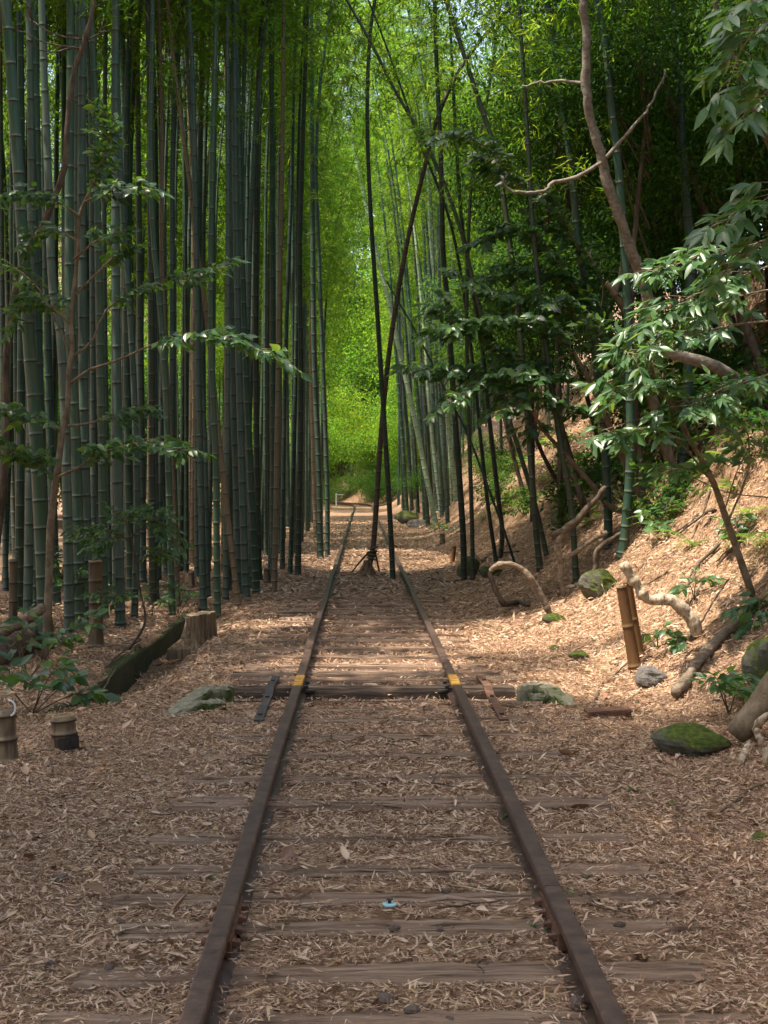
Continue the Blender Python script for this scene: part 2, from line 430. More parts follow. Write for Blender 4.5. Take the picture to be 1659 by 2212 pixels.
for sgn, side in ((-1, 'left'), (1, 'right')):
    x0 = sgn * GAUGE
    b = rail_mesh(x0, np.arange(0.5, YJ[sgn] - .002, .25).tolist() + [YJ[sgn] - .003])
    o = put('rail', b.mesh('rail', M['rail'], (x0, 2.5, 0), False), None, (x0, 2.5, 0))
    tag(o, f'short brown steel rail nearest the camera on the {side}, ending at the bolted joint', 'rail', 'rails of the old track')
    root = thing('rail', f'long rusty brown {side} rail with a yellow paint band, running far away', 'rail', (x0, 5, 0), 'rails of the old track')
    b = rail_mesh(x0, np.concatenate([[YJ[sgn] + .003], np.arange(YJ[sgn] + .25, 92, .5), np.arange(92, 125, 1)]))
    put('rail_bar', b.mesh('rail_bar', M['rail'], (x0, 5, 0), False), root)
    # yellow paint on the head
    pp = RP[[12, 13, 0, 1, 2, 3]].copy(); pp[:, 0] *= 1.06; pp[:, 1] += .0018; pp[0, 1] = pp[5, 1] = .098
    ys = np.array([9.98, 10.15, 10.33, 10.5])
    xs = x0 + .004 * np.sin(ys * .9 + x0 * 3); zs = .004 * np.sin(ys * .7 + x0)
    v = np.stack([xs[:, None] + pp[None, :, 0], np.repeat(ys[:, None], 6, 1) + RNG.uniform(-.008, .008, (4, 6)), zs[:, None] + pp[None, :, 1]], -1).reshape(-1, 3)
    i = np.arange(3)[:, None] * 6; j = np.arange(5)[None, :]
    q = np.stack([i + j, i + 6 + j, i + 7 + j, i + j + 1], -1).reshape(-1, 4)
    o = put('paint_band', MB().add(v, q).mesh('paint_band', M['yellow'], (x0, 5, 0), False), root)
    o["label"] = "worn yellow paint band across the rail head"
    # fishplates with bolts, both faces of the web
    ctr = YJ[sgn] - (.0 if sgn < 0 else .18)
    for f in (-1, 1):
        fb = MB().box((x0 + f * .024, ctr, .055), (.03, .50, .056), jit=.001)
        fp = put('fishplate', fb.mesh('fishplate', M['rust'], (x0, 5, 0), False), root)
        for kk in range(4):
            yb = ctr - .19 + kk * .127
            bb = MB().tube([(x0 + f * .036, yb, .058), (x0 + f * .052, yb, .058)], .017, 6).tube([(x0 + f * .05, yb, .058), (x0 + f * .064, yb, .058)], .010, 6)
            put('bolt', bb.mesh('bolt', M['rust'], (x0, 5, 0), False), fp)
    # chairs holding the rail at the culvert beam
    for yc in (10.36, 10.62):
        cb = MB().box((x0 - sgn * .085, yc, .035), (.07, .12, .018), jit=.003).box((x0 - sgn * .055, yc, .052), (.03, .05, .03), jit=.003)
        put('rail_clip', cb.mesh('rail_clip', M['dark_iron'], (x0, 5, 0), False), root)

# ------------------------------------------------------------------ sleepers
def sleeper_mesh(L, W, Ht, seed, rot=.0):
    r = np.random.default_rng(seed)
    n, cross = 26, [(-.5, 0), (-.5, .8), (-.44, 1), (-.2, 1), (-.17, .93), (-.14, 1), (.1, 1), (.13, .9), (.17, 1), (.44, 1), (.5, .8), (.5, 0)]
    cr = np.array(cross); k = len(cr)
    u = np.linspace(-L / 2, L / 2, n)
    v = np.zeros((n, k, 3))
    v[:, :, 0] = u[:, None]
    wave = np.cumsum(r.normal(0, .003, n)); wave -= np.linspace(wave[0], wave[-1], n)
    v[:, :, 1] = cr[None, :, 0] * W * (1 + .05 * np.sin(u * 5 + seed))[:, None] + wave[:, None]
    v[:, :, 2] = cr[None, :, 1] * Ht + (r.normal(0, .0035, (n, k)) - .006 * (cr[:, 1] < .95) * r.random((n, k))) * (cr[None, :, 1] > .5)
    v[0, :, 0] += r.uniform(0, .05, k); v[-1, :, 0] -= r.uniform(0, .05, k)
    i = np.arange(n - 1)[:, None] * k; j = np.arange(k - 1)[None, :]
    q = np.stack([i + j, i + k + j, i + k + j + 1, i + j + 1], -1).reshape(-1, 4)
    b = MB(); b.add(v.reshape(-1, 3), q)
    for e in (0, n - 1):
        b.add(v[e], None, [[0, m, m + 1] if e == 0 else [0, m + 1, m] for m in range(1, k - 1)])
    return b
SLY = [4.0, 4.43, 4.88, 5.24, 5.62, 6.12, 6.76, 7.39, 7.99, 8.6, 9.2, 9.6, 10.95, 11.3, 11.8, 12.4, 13.0, 13.7, 14.2, 14.9, 15.5, 16.1, 16.7, 17.15, 17.65, 18.2, 18.75]
ORD = ['first', 'second', 'third', 'fourth', 'fifth', 'sixth', 'seventh', 'eighth', 'ninth', 'tenth', 'eleventh', 'twelfth', 'thirteenth', 'fourteenth', 'fifteenth', 'sixteenth', 'seventeenth']
SLEEP = []     # (y, half width, top z) for the litter to avoid
for k, y in enumerate(SLY):
    W = random.uniform(.19, .225) if y < 9.5 else random.uniform(.15, .2)
    L = random.uniform(2.08, 2.22)
    top = random.uniform(.000, .014)
    if y > 10.9: top += .03
    dx = random.uniform(-.04, .04) + (0.02 if y < 9 else -.06)
    if k == 6: top = .026
    b = sleeper_mesh(L, W, .16, 100 + k)
    o = put('sleeper', b.mesh('sleeper', M['sleeper'], (0, 0, .16), False), None, (dx, y, top))
    o.rotation_euler = (random.uniform(-.012, .012), random.uniform(-.006, .006), random.uniform(-.02, .02))
    if k < 12: lab = f'weathered brown wooden sleeper half buried in dry leaves, {ORD[k]} from the picture\'s bottom edge'
    else: lab = f'weathered wooden sleeper beyond the culvert beam, {ORD[k - 12]} behind it'
    tag(o, lab, 'sleeper', 'wooden sleepers under the rails')
    SLEEP.append((y, W / 2, dx, L / 2))

# culvert beam, plank in front of it, loose planks
b = sleeper_mesh(2.16, .17, .15, 501); o = put('culvert_beam', b.mesh('culvert_beam', M['dark_wood'], (0, 0, .15), False), None, (-.02, 10.42, .052))
tag(o, 'dark raised timber beam crossing under both rails at the culvert', 'beam'); SLEEP.append((10.42, .1, -.02, 1.08))
b = sleeper_mesh(2.12, .15, .08, 502); o = put('culvert_plank', b.mesh('culvert_plank', M['dark_wood'], (0, 0, .08), False), None, (-.01, 10.16, -.022))
tag(o, 'low dark plank lying along the front of the culvert beam', 'plank'); SLEEP.append((10.16, .085, 0, 1.06))
for (px, py, L, W, rz, lab) in ((613, 1455, .5, .13, .02, 'short cracked plank left of the track behind the yellow paint'), (1075, 1470, .42, .14, .05, 'short cracked plank beside the right iron strap'), (1128, 1527, .30, .10, .0, 'small grey plank end at the foot of the right iron strap')):
    g = G(px, py); b = sleeper_mesh(L, W, .06, int(px)); o = put('plank', b.mesh('plank', M['sleeper'], (0, 0, .06), False), None, (g[0], g[1], g[2] + .03)); o.rotation_euler.z = rz
    tag(o, lab, 'plank')
# flat iron straps
for sgn, side in ((-1, 'left'), (1, 'right')):
    X = -.79 if sgn < 0 else .825
    root = thing('iron_strap', f'{"dark flat" if sgn < 0 else "rusty flat"} iron strap bolted over the culvert beam {side} of the track', 'strap', (X, 9.9, 0))
    path = [(9.1, .018), (9.45, .03), (9.85, .032), (10.1, .035), (10.28, .062), (10.5, .065), (10.75, .05), (10.98, .045)]
    ys = np.array([p[0] for p in path]); zs = np.array([p[1] for p in path])
    v = []
    for y, z in path:
        v += [(X - .03, y, z), (X + .03, y, z), (X + .03, y, z + .011), (X - .03, y, z + .011)]
    n = len(path); i = np.arange(n - 1)[:, None] * 4; j = np.arange(4)[None, :]; j2 = (j + 1) % 4
    q = np.vstack([np.stack([i + j, i + j2, i + 4 + j2, i + 4 + j], -1).reshape(-1, 4), [[0, 3, 2, 1], [n * 4 - 4, n * 4 - 3, n * 4 - 2, n * 4 - 1]]])
    put('bar', MB().add(np.array(v), q).mesh('bar', M['dark_iron'] if sgn < 0 else M['rust'], (X, 9.9, 0), False), root)
    for y in (9.25, 9.95, 10.6):
        z = np.interp(y, ys, zs) + .01
        put('bolt', MB().tube([(X, y, z), (X, y, z + .014)], .016, 6).mesh('bolt', M['dark_iron'], (X, 9.9, 0), False), root)

# mossy culvert lips, swept blocks
def lip(name, pts, w, h, mat, label, cat):
    p = spline(pts, 22); p = p + RNG.normal(0, .004, p.shape)
    T = np.gradient(p, axis=0); T[:, 2] = 0; T /= np.linalg.norm(T, axis=1)[:, None]
    S = np.stack([T[:, 1], -T[:, 0], 0 * T[:, 0]], 1)
    up = np.array([0, 0, 1.0])
    prof = [(-.5, -1), (-.5, -.08), (-.42, 0), (.0, .03), (.42, 0), (.5, -.1), (.5, -1)]
    v = np.stack([p + S * a * w + up * c * h + RNG.normal(0, .004, p.shape) for a, c in prof], 1)
    n, k = v.shape[:2]
    i = np.arange(n - 1)[:, None] * k; j = np.arange(k - 1)[None, :]
    q = np.stack([i + j, i + j + 1, i + k + j + 1, i + k + j], -1).reshape(-1, 4)
    b = MB().add(v.reshape(-1, 3), q)
    for e in (0, n - 1): b.add(v[e], None, [[0, m, m + 1] for m in range(1, k - 1)])
    c = p[n // 2] * np.array([1, 1, 0])
    o = put(name, b.mesh(name, mat, c, False), None, c); tag(o, label, cat)
def at_z(px, py, z):
    d = ray(px, py); t = (z - CAM.z) / d[2]
    return np.array([CAM.x + d[0] * t, t, z])
K = M['kerb_stone']
lip('culvert_kerb', [at_z(499, 1483, .10), at_z(470, 1484, .10), at_z(443, 1487, .095), at_z(395, 1520, .055), at_z(350, 1552, .0)], .12, .26, K, 'mossy outer stone kerb angling from the beam\'s left end', 'kerb')
lip('culvert_kerb', [at_z(481, 1513, .06), at_z(450, 1514, .06), at_z(420, 1518, .056), at_z(372, 1549, .005)], .10, .2, K, 'small inner mossy stone kerb left of the track', 'kerb')
lip('culvert_kerb', [at_z(1128, 1479, .10), at_z(1150, 1478, .105), at_z(1174, 1478, .10), at_z(1215, 1506, .06), at_z(1256, 1540, -.005)], .13, .3, K, 'mossy outer stone kerb angling from the beam\'s right end', 'kerb')
lip('culvert_kerb', [at_z(1147, 1502, .06), at_z(1170, 1502, .063), at_z(1197, 1503, .06), at_z(1224, 1525, .01)], .11, .22, K, 'small inner mossy stone kerb right of the track', 'kerb')

# concrete ditch wall on the left
wy = np.arange(10.0, 17.6, .25)
v = []
for y in wy:
    t = -.052 + .012 * math.sin(y * 2.1)
    a, c = -2.245 + .006 * math.sin(y * 3), -2.37
    v += [(a, y, -.6), (a, y, t - .012), (a - .012, y, t), (c, y, t), (c, y, -.6)]
n = len(wy); i = np.arange(n - 1)[:, None] * 5; j = np.arange(4)[None, :]
q = np.stack([i + j, i + 5 + j, i + 6 + j, i + j + 1], -1).reshape(-1, 4)
o = put('ditch_wall', MB().add(np.array(v), q).add(np.array(v[:5]), None, [[0, 1, 2], [0, 2, 3], [0, 3, 4]]).mesh('ditch_wall', M['ditch'], (-2.3, 13, 0), False), None, (-2.3, 13, 0))
tag(o, 'dark concrete ditch wall left of the track, beside the rotten stump', 'wall')

# ------------------------------------------------------------------ bamboo
def culm_mesh(curve, r0, r1, sides=9, node0=.14, node1=.36, name='culm'):
    curve = np.asarray(curve, float)
    seg = np.linalg.norm(np.diff(curve, axis=0), axis=1); s = np.concatenate([[0], np.cumsum(seg)]); L = s[-1]
    nodes, p, k = [], .06, 0
    while p < L:
        nodes.append(p); p += (node0 + (node1 - node0) * min(1, k / 9)) * (1 if p < L * .6 else .8) * random.uniform(.92, 1.08); k += 1
    ss, rr, dk, pl = [0.0], [1.12], [0.2], [0.0]
    for q in nodes:
        for d, m, a, c in ((-.035, 1.0, 0, 0), (-.007, 1.0, .35, .5), (-.002, 1.07, 1, 0), (.004, 1.07, .9, .2), (.011, 1.0, .1, .9), (.035, .99, 0, .15)):
            if q + d > ss[-1]: ss.append(q + d); rr.append(m); dk.append(a); pl.append(c)
    ss = np.array(ss); ss = ss[ss < L]; m = len(ss)
    pts = np.stack([np.interp(ss, s, curve[:, i]) for i in range(3)], 1)
    rad = (r0 + (r1 - r0) * (ss / L) ** 1.25) * np.array(rr[:m]) * (1 + .25 * np.exp(-ss / .12))
    b = MB().tube(pts, rad, sides, cap=True)
    v = b.v[0]; at = {}
    for nm, arr in (("dark", dk), ("pale", pl)):
        a = np.repeat(np.array(arr[:m]), sides); at[nm] = np.concatenate([a, [0, 0]])
    return mesh(name, v, [np.vstack(b.q), np.vstack(b.t)], M['culm_green'], at), nodes

def leaf_quads(pos, dirs, nrm, length, width):
    """one bent diamond per leaf"""
    side = np.cross(dirs, nrm); side /= np.linalg.norm(side, axis=1)[:, None] + 1e-9
    a = pos; l = pos + dirs * (length * .38)[:, None] + side * (width / 2)[:, None]; r = pos + dirs * (length * .38)[:, None] - side * (width / 2)[:, None]
    tip = pos + dirs * length[:, None] - np.array([0, 0, 1.0]) * (length * .15)[:, None]
    v = np.stack([a, l, tip, r], 1).reshape(-1, 3)
    return v, np.arange(len(v)).reshape(-1, 4)

def unit(a):
    return a / (np.linalg.norm(a, axis=-1, keepdims=True) + 1e-9)

PATCH = []     # sunlit places on the ground the canopy leaves open: x, y, rx, ry, z
def in_patch(p):
    keep = np.ones(len(p), bool)
    for x, y, rx, ry, z in PATCH:
        t = (p[:, 2] - z) / SUN[2]
        gx_, gy_ = p[:, 0] - SUN[0] * t, p[:, 1] - SUN[1] * t
        keep &= ((gx_ - x) / rx) ** 2 + ((gy_ - y) / ry) ** 2 > 1
    return keep

def bamboo_crown(curve, t0, rng, n_br=64, clumps=13, leaves=6, reach=1.5, leaf=.13, base=(0, 0, 0), filt=False):
    curve = np.asarray(curve, float); n = len(curve)
    t = np.linspace(t0, .995, n_br) + rng.uniform(-.004, .004, n_br); t = np.clip(t, 0, 1)
    o = np.stack([np.interp(t, np.linspace(0, 1, n), curve[:, i]) for i in range(3)], 1)
    az = np.arange(n_br) * 2.6 + rng.uniform(-.6, .6, n_br)
    u_ = (t - t0) / (1 - t0)
    L = reach * (.55 + .75 * np.sin(np.pi * np.clip(u_ * .85 + .12, 0, 1))) * rng.uniform(.7, 1.15, n_br) * (1 - .45 * u_)
    hd = np.stack([np.cos(az), np.sin(az), np.zeros(n_br)], 1)
    def path(u):  # n_br x m x 3
        return o[:, None, :] + hd[:, None, :] * (L[:, None] * u)[..., None] + np.array([0, 0, 1.0]) * (L[:, None] * (.75 * u - .72 * u * u))[..., None]
    ub = np.linspace(0, 1, 6)[None, :].repeat(n_br, 0)
    bp = path(ub)
    tw = MB()
    if filt: bp = path(np.linspace(0, 1, 4)[None, :].repeat(n_br, 0))
    for k in range(n_br):
        if filt and k % 6 and not in_patch(bp[k] + np.array(base)).all(): continue
        tw.tube(bp[k], np.linspace(.006, .002, len(bp[k])), 3, cap=False)
    u = rng.uniform(.18, 1.0, (n_br, clumps)) ** .8
    c = path(u) + rng.normal(0, .11, (n_br, clumps, 3)) * (L[:, None, None] * .55 + .25)
    c = c.reshape(-1, 3)
    if filt:
        kk = in_patch(c + np.array(base))
        if kk.sum() < 40: kk[::5] = True
        c = c[kk]
    m = len(c) * leaves
    pos = np.repeat(c, leaves, 0) + rng.normal(0, .045, (m, 3))
    out = np.repeat(unit(rng.normal(0, 1, (len(c), 3)) * np.array([1, 1, .35])), leaves, 0)
    d = unit(out * 1.0 + rng.normal(0, .55, (m, 3)) + np.array([0, 0, -.42]))
    nr = unit(rng.normal(0, .55, (m, 3)) + np.array([0, 0, 1.0]))
    v, q = leaf_quads(pos, d, nr, rng.uniform(.7, 1.25, m) * leaf, rng.uniform(.85, 1.2, m) * leaf * .155)
    tint = np.repeat(np.repeat(rng.random(len(c)) * .5, leaves) + rng.random(m) * .45, 4)
    return v, q, tint, tw

def lean_curve(h, lean, az, bend, rng, n=26):
    t = np.linspace(0, 1, n)
    d = np.array([math.cos(az), math.sin(az)])
    off = lean * t + bend * np.clip(t - .45, 0, 1) ** 2.2
    w = rng.normal(0, .05, 2)
    x = d[0] * off + w[0] * np.sin(t * 5); y = d[1] * off + w[1] * np.sin(t * 4 + 1)
    z = h * t - .35 * bend * np.clip(t - .6, 0, 1) ** 2 * 1.0
    return np.stack([x, y, z], 1)

VAR = []
for k in range(8):
    r = np.random.default_rng(40 + k)
    h = 13.5 + 3 * r.random()
    bend_az = r.uniform(0, 6.3)
    cv = lean_curve(h, r.uniform(-.1, .45), bend_az, r.uniform(2.5, 6.5), r)
    cm, _ = culm_mesh(cv, .058, .012)
    v, q, ti, tw = bamboo_crown(cv, r.uniform(.36, .46), r, n_br=105, clumps=16, leaf=.14)
    v2, q2, ti2, tw2 = bamboo_crown(cv, r.uniform(.58, .64), r, n_br=72, clumps=15, leaf=.145)
    hi = (mesh('crown', v2, q2, M['bamboo_leaf'], {"tint": ti2}), tw2.mesh('branches', M['culm_dark']))
    VAR.append(dict(hi=hi, az=bend_az, curve=cv, culm=cm, leaves=mesh('crown', v, q, M['bamboo_leaf'], {"tint": ti}), twigs=tw.mesh('branches', M['culm_dark'])))

PATCH += [(-.1, 12.0, 1.0, .8, 0), (1.7, 14.0, 1.3, 1.2, .1), (-1.25, 15.6, .8, .7, 0), (.2, 29, 1.7, 4.5, 0), (4.0, 31, 1.5, 4, 1.5), (3.0, 50, 1.2, 4.5, 5)]

def needs_gap(pts):
    for px_, py_, rx, ry, z in PATCH:
        t = (pts[:, 2] - z) / SUN[2]
        gx_, gy_ = pts[:, 0] - SUN[0] * t, pts[:, 1] - SUN[1] * t
        if (((gx_ - px_) / (rx + 1.3)) ** 2 + ((gy_ - py_) / (ry + 1.3)) ** 2 < 1).any(): return True
    return False

N_BAM = [0, 0]
def bamboo(x, y, k, scale=1.0, rz=0.0, mat='culm_old', label=None, group=None, girth=1.0, crown=True, high=False):
    V = VAR[k]
    z = H1(x, y) - .03
    root = thing('bamboo', label, 'bamboo', (x, y, z), group)
    root.rotation_euler.z = rz; root.scale = (scale * girth, scale * girth, scale)
    c = put('culm', V['culm'], root); setmat(c, M[mat])
    if not crown: return root
    R = np.array([[math.cos(rz), -math.sin(rz), 0], [math.sin(rz), math.cos(rz), 0], [0, 0, 1]])
    cv = (V['curve'] * scale * np.array([girth, girth, 1])) @ R.T
    if needs_gap(cv[10:] + np.array([x, y, z])):
        N_BAM[1] += 1
        rr = np.random.default_rng(int(1000 + x * 77 + y * 131) & 0xffff)
        v, q, ti, tw = bamboo_crown(cv, rr.uniform(.58, .64) if high else rr.uniform(.38, .46), rr, n_br=54, clumps=11, leaves=5, leaf=.175, base=(x, y, z), filt=True)
        inv = np.linalg.inv(R * 1.0); v = (v @ inv.T) / (scale * np.array([girth, girth, 1]))
        put('crown', mesh('crown', v, q, M['bamboo_leaf'], {"tint": ti}), root)
        if tw.n:
            tw.v = [(a_ @ inv.T) / (scale * np.array([girth, girth, 1])) for a_ in tw.v]
            put('branches', tw.mesh('branches', M['culm_dark']), root)['kind'] = 'stuff'
    else:
        put('crown', V['hi'][0] if high else V['leaves'], root)
        put('branches', V['hi'][1] if high else V['twigs'], root)['kind'] = 'stuff'
    N_BAM[0] += 1
    return root

def traced_bamboo(pix, width, mat, label, group=None, Y=None, grow=1.5, crown=True, dY=0.0, top_len=None, t0=.62, n_br=38):
    """pix runs from the base upwards; width is the culm's width in picture units near its base"""
    b = G(*pix[0]) if Y is None else P(*pix[0], Y)
    Yb = b[1]
    if Y is not None: b[2] = min(b[2], H1(b[0], b[1]))
    pts = [b - np.array([0, 0, .04])]
    for i, (px, py) in enumerate(pix[1:]):
        pts.append(P(px, py, Yb + dY * (i + 1) / len(pix)))
    pts = np.array(pts)
    # carry on beyond the frame
    d = pts[-1] - pts[-2]; d /= np.linalg.norm(d)
    extra = grow
    q = pts[-1]
    g = d.copy()
    steps = int(max(1, round(extra / 1.2)))
    for i in range(steps):
        g = unit(g + np.array([d[0] * .10, random.uniform(-.06, .06), -.05])); q = q + g * (extra / steps); pts = np.vstack([pts, q])
    cv = spline(pts - b, 40)
    r0 = width * Yb / F / 2
    root = thing('bamboo', label, 'bamboo', b, group)
    cm, _ = culm_mesh(cv, r0, max(.012, r0 * .35), name='culm')
    c = put('culm', cm, root); setmat(c, M[mat])
    if crown:
        rr = np.random.default_rng(int(abs(pix[0][0]) * 3 + pix[0][1]))
        v, qd, ti, tw = bamboo_crown(cv, t0, rr, n_br=n_br, clumps=9, leaves=6, reach=1.3, base=b, filt=True)
        put('crown', mesh('crown', v, qd, M['bamboo_leaf'], {"tint": ti}), root)
        put('branches', tw.mesh('branches', M['culm_dark']), root)['kind'] = 'stuff'
    OCC.append((b[0], b[1]))
    return root
OCC = []
TB = traced_bamboo
# the two culms standing between the rails, with the rope lashing and props
brown = TB([(790, 1243), (800, 1212), (806, 1180), (811, 1120), (822, 950), (836, 800), (852, 680), (880, 520), (915, 370), (950, 240), (1012, 120), (1110, 10)], 12.5, 'culm_brown', 'leaning brown bamboo between the rails, lashed with rope near its foot', grow=5, t0=.86, n_br=16)
bl = np.array(brown.location)
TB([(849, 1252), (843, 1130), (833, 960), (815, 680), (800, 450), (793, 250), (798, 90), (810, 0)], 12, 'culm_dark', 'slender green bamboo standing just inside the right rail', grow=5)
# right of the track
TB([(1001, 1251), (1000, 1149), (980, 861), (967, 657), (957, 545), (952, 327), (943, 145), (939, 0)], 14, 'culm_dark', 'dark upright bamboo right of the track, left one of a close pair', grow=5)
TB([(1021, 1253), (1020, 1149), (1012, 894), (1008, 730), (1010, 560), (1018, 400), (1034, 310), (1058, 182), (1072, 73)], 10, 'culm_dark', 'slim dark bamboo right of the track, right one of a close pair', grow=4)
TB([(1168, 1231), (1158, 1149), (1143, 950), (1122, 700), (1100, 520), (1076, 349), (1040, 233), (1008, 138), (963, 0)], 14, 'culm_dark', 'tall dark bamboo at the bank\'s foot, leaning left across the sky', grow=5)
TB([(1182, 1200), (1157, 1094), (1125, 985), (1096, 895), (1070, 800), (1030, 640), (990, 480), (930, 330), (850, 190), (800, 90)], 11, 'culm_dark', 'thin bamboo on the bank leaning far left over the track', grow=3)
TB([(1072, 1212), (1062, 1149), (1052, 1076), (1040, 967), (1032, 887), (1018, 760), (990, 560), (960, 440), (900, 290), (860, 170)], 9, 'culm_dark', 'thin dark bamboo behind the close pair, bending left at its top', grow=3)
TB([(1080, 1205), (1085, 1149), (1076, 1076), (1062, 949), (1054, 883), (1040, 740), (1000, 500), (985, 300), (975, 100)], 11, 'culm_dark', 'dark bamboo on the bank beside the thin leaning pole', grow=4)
TB([(1115, 1221), (1090, 1149), (1040, 1014), (1007, 931), (960, 840), (900, 720)], 6, 'culm_old', 'thin grey bamboo pole leaning steeply left on the bank', grow=1, crown=False)
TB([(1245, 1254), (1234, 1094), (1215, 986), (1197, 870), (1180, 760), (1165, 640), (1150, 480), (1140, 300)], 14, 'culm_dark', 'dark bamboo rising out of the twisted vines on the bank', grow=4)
TB([(1314, 1180), (1313, 1090), (1306, 949), (1295, 840), (1281, 731), (1270, 640), (1252, 549), (1234, 365), (1215, 219), (1201, 98), (1180, 0)], 19, 'culm_green', 'thick green bamboo on the right bank leaning slightly left', grow=5)
TB([(1342, 1200), (1350, 1151), (1361, 1024), (1362, 876), (1358, 700), (1347, 512), (1336, 365), (1325, 274), (1314, 164), (1307, 84), (1288, 0)], 22, 'culm_green', 'thickest green bamboo on the right bank, beside the grey tree trunk', grow=5)
TB([(1470, 1042), (1485, 858), (1489, 676), (1492, 549), (1485, 457), (1474, 328), (1467, 182), (1459, 91), (1452, 0)], 24, 'culm_old', 'pale thick bamboo high on the right bank behind the laurel leaves', grow=5)
TB([(941, 1131), (912, 985), (887, 865), (861, 752), (840, 654), (814, 549), (790, 440), (760, 300)], 12, 'culm_sunlit', 'pale sunlit bamboo leaning left across the far right clump', grow=4)
far_r = [[(986, 1082), (960, 840), (950, 676), (932, 549), (925, 400)], [(975, 1090), (968, 900), (952, 640), (940, 480)], [(960, 1105), (940, 900), (925, 700), (915, 500)], [(953, 1112), (930, 905), (918, 740), (902, 560)],
         [(925, 1135), (912, 960), (893, 760), (880, 600)], [(903, 1110), (895, 950), (880, 760), (862, 560)], [(890, 1105), (880, 930), (865, 760), (850, 600)], [(918, 1128), (905, 905), (885, 700), (868, 540)],
         [(990, 1075), (990, 900), (985, 700), (975, 549), (960, 380)], [(935, 1118), (925, 960), (910, 780), (900, 620)], [(880, 1118), (868, 930), (858, 800), (846, 640)], [(968, 1098), (955, 930), (940, 740), (930, 600)], [(946, 1105), (936, 940), (930, 780), (915, 640)]]
mats = ['culm_sunlit', 'culm_sunlit', 'culm_old', 'culm_sunlit', 'culm_green', 'culm_dark', 'culm_dark', 'culm_green', 'culm_sunlit', 'culm_dark', 'culm_green', 'culm_old', 'culm_old']
for p_, m_ in zip(far_r, mats):
    TB(p_, random.uniform(8.5, 10.5), m_, 'bamboo in the sunlit clump at the foot of the far right bank', 'sunlit bamboo clump on the far right', grow=6, t0=.42, n_br=34)
# left of the track, traced edge culms
TB([(516, 1309), (495, 1145), (484, 1040), (469, 912), (457, 785), (440, 629), (425, 540), (413, 420), (395, 290), (375, 130), (362, 0)], 13, 'culm_tan', 'tan dead bamboo leaning left through the dark left grove', grow=4)
TB([(592, 1279), (596, 1094), (598, 949), (601, 780), (603, 658), (609, 400), (611, 200), (613, 0)], 12, 'culm_tan', 'straight tan bamboo at the left grove\'s edge by the track', grow=5)
TB([(643, 1243), (647, 1058), (650, 876), (649, 731), (647, 546), (652, 364), (658, 182), (665, 0)], 14, 'culm_dark', 'dark bamboo nearest the left rail, curving right at its top', grow=5)
TB([(692, 1206), (689, 1022), (683, 876), (678, 731), (676, 549), (674, 255), (672, 0)], 14, 'culm_old', 'grey green bamboo by the left rail with a brown muddy foot', grow=5)
TB([(707, 1203), (707, 1058), (701, 876), (694, 694), (689, 549), (683, 364), (690, 200), (703, 91)], 11, 'culm_old', 'slim grey green bamboo farthest along the left rail edge', grow=4)
TB([(513, 1268), (510, 1140), (514, 950), (516, 800), (519, 585), (522, 400), (525, 250), (531, 0)], 13, 'culm_green', 'deep green bamboo with pale rings in the left grove', grow=5)
TB([(470, 1334), (468, 1180), (466, 1000), (458, 800), (455, 600), (459, 330), (463, 180), (467, 0)], 15, 'culm_green', 'teal green bamboo beside the rotten stump', grow=5)
TB([(542, 1270), (540, 1100), (534, 900), (536, 700), (541, 500), (550, 300), (560, 180), (578, 10)], 13, 'culm_old', 'blue green bamboo in the left grove curving right at the top', grow=4)
TB([(610, 1228), (612, 1050), (615, 850), (622, 600), (630, 400), (634, 200), (640, 40)], 11, 'culm_old', 'grey green bamboo behind the straight tan one', grow=5)
TB([(449, 1290), (446, 1100), (440, 900), (428, 700), (422, 460), (416, 330), (408, 200), (400, 40)], 12, 'culm_old', 'blue grey bamboo just left of the teal one by the stump', grow=5)
TB([(100, 1330), (88, 1130), (75, 900), (60, 700), (45, 450), (30, 240), (12, 0)], 32, 'culm_green', 'thickest green bamboo at the far left with pale rings', Y=13.6, grow=5)
TB([(150, 1330), (143, 1000), (133, 752), (120, 658), (112, 600), (103, 350), (95, 150), (90, 0)], 22, 'culm_old', 'pale edged thick bamboo second from the left picture edge', Y=15.0, grow=5)
TB([(172, 1320), (169, 1130), (164, 949), (156, 803), (151, 621), (150, 400), (152, 200), (152, 0)], 24, 'culm_green', 'thick dark green bamboo behind the camellia\'s left branches', Y=15.5, grow=5)
TB([(372, 1300), (366, 1100), (358, 850), (345, 650), (330, 500), (325, 300), (327, 200), (330, 0)], 15, 'culm_green', 'dark green bamboo with white rings in the middle of the left grove', Y=17.5, grow=5)
TB([(385, 1290), (372, 1000), (360, 800), (350, 560), (350, 400), (350, 250), (345, 60)], 11, 'culm_tan', 'brownish grey bamboo in the middle of the left grove', Y=18.5, grow=4)
TB([(225, 1320), (222, 1100), (218, 800), (212, 500), (205, 220), (195, 0)], 19, 'culm_green', 'thick green bamboo behind the camellia trunk', Y=16.5, grow=5)
TB([(290, 1310), (296, 1100), (290, 850), (276, 600), (262, 400), (255, 200), (250, 0)], 15, 'culm_old', 'grey green bamboo rising above the bright camellia spray', Y=17.0, grow=5)

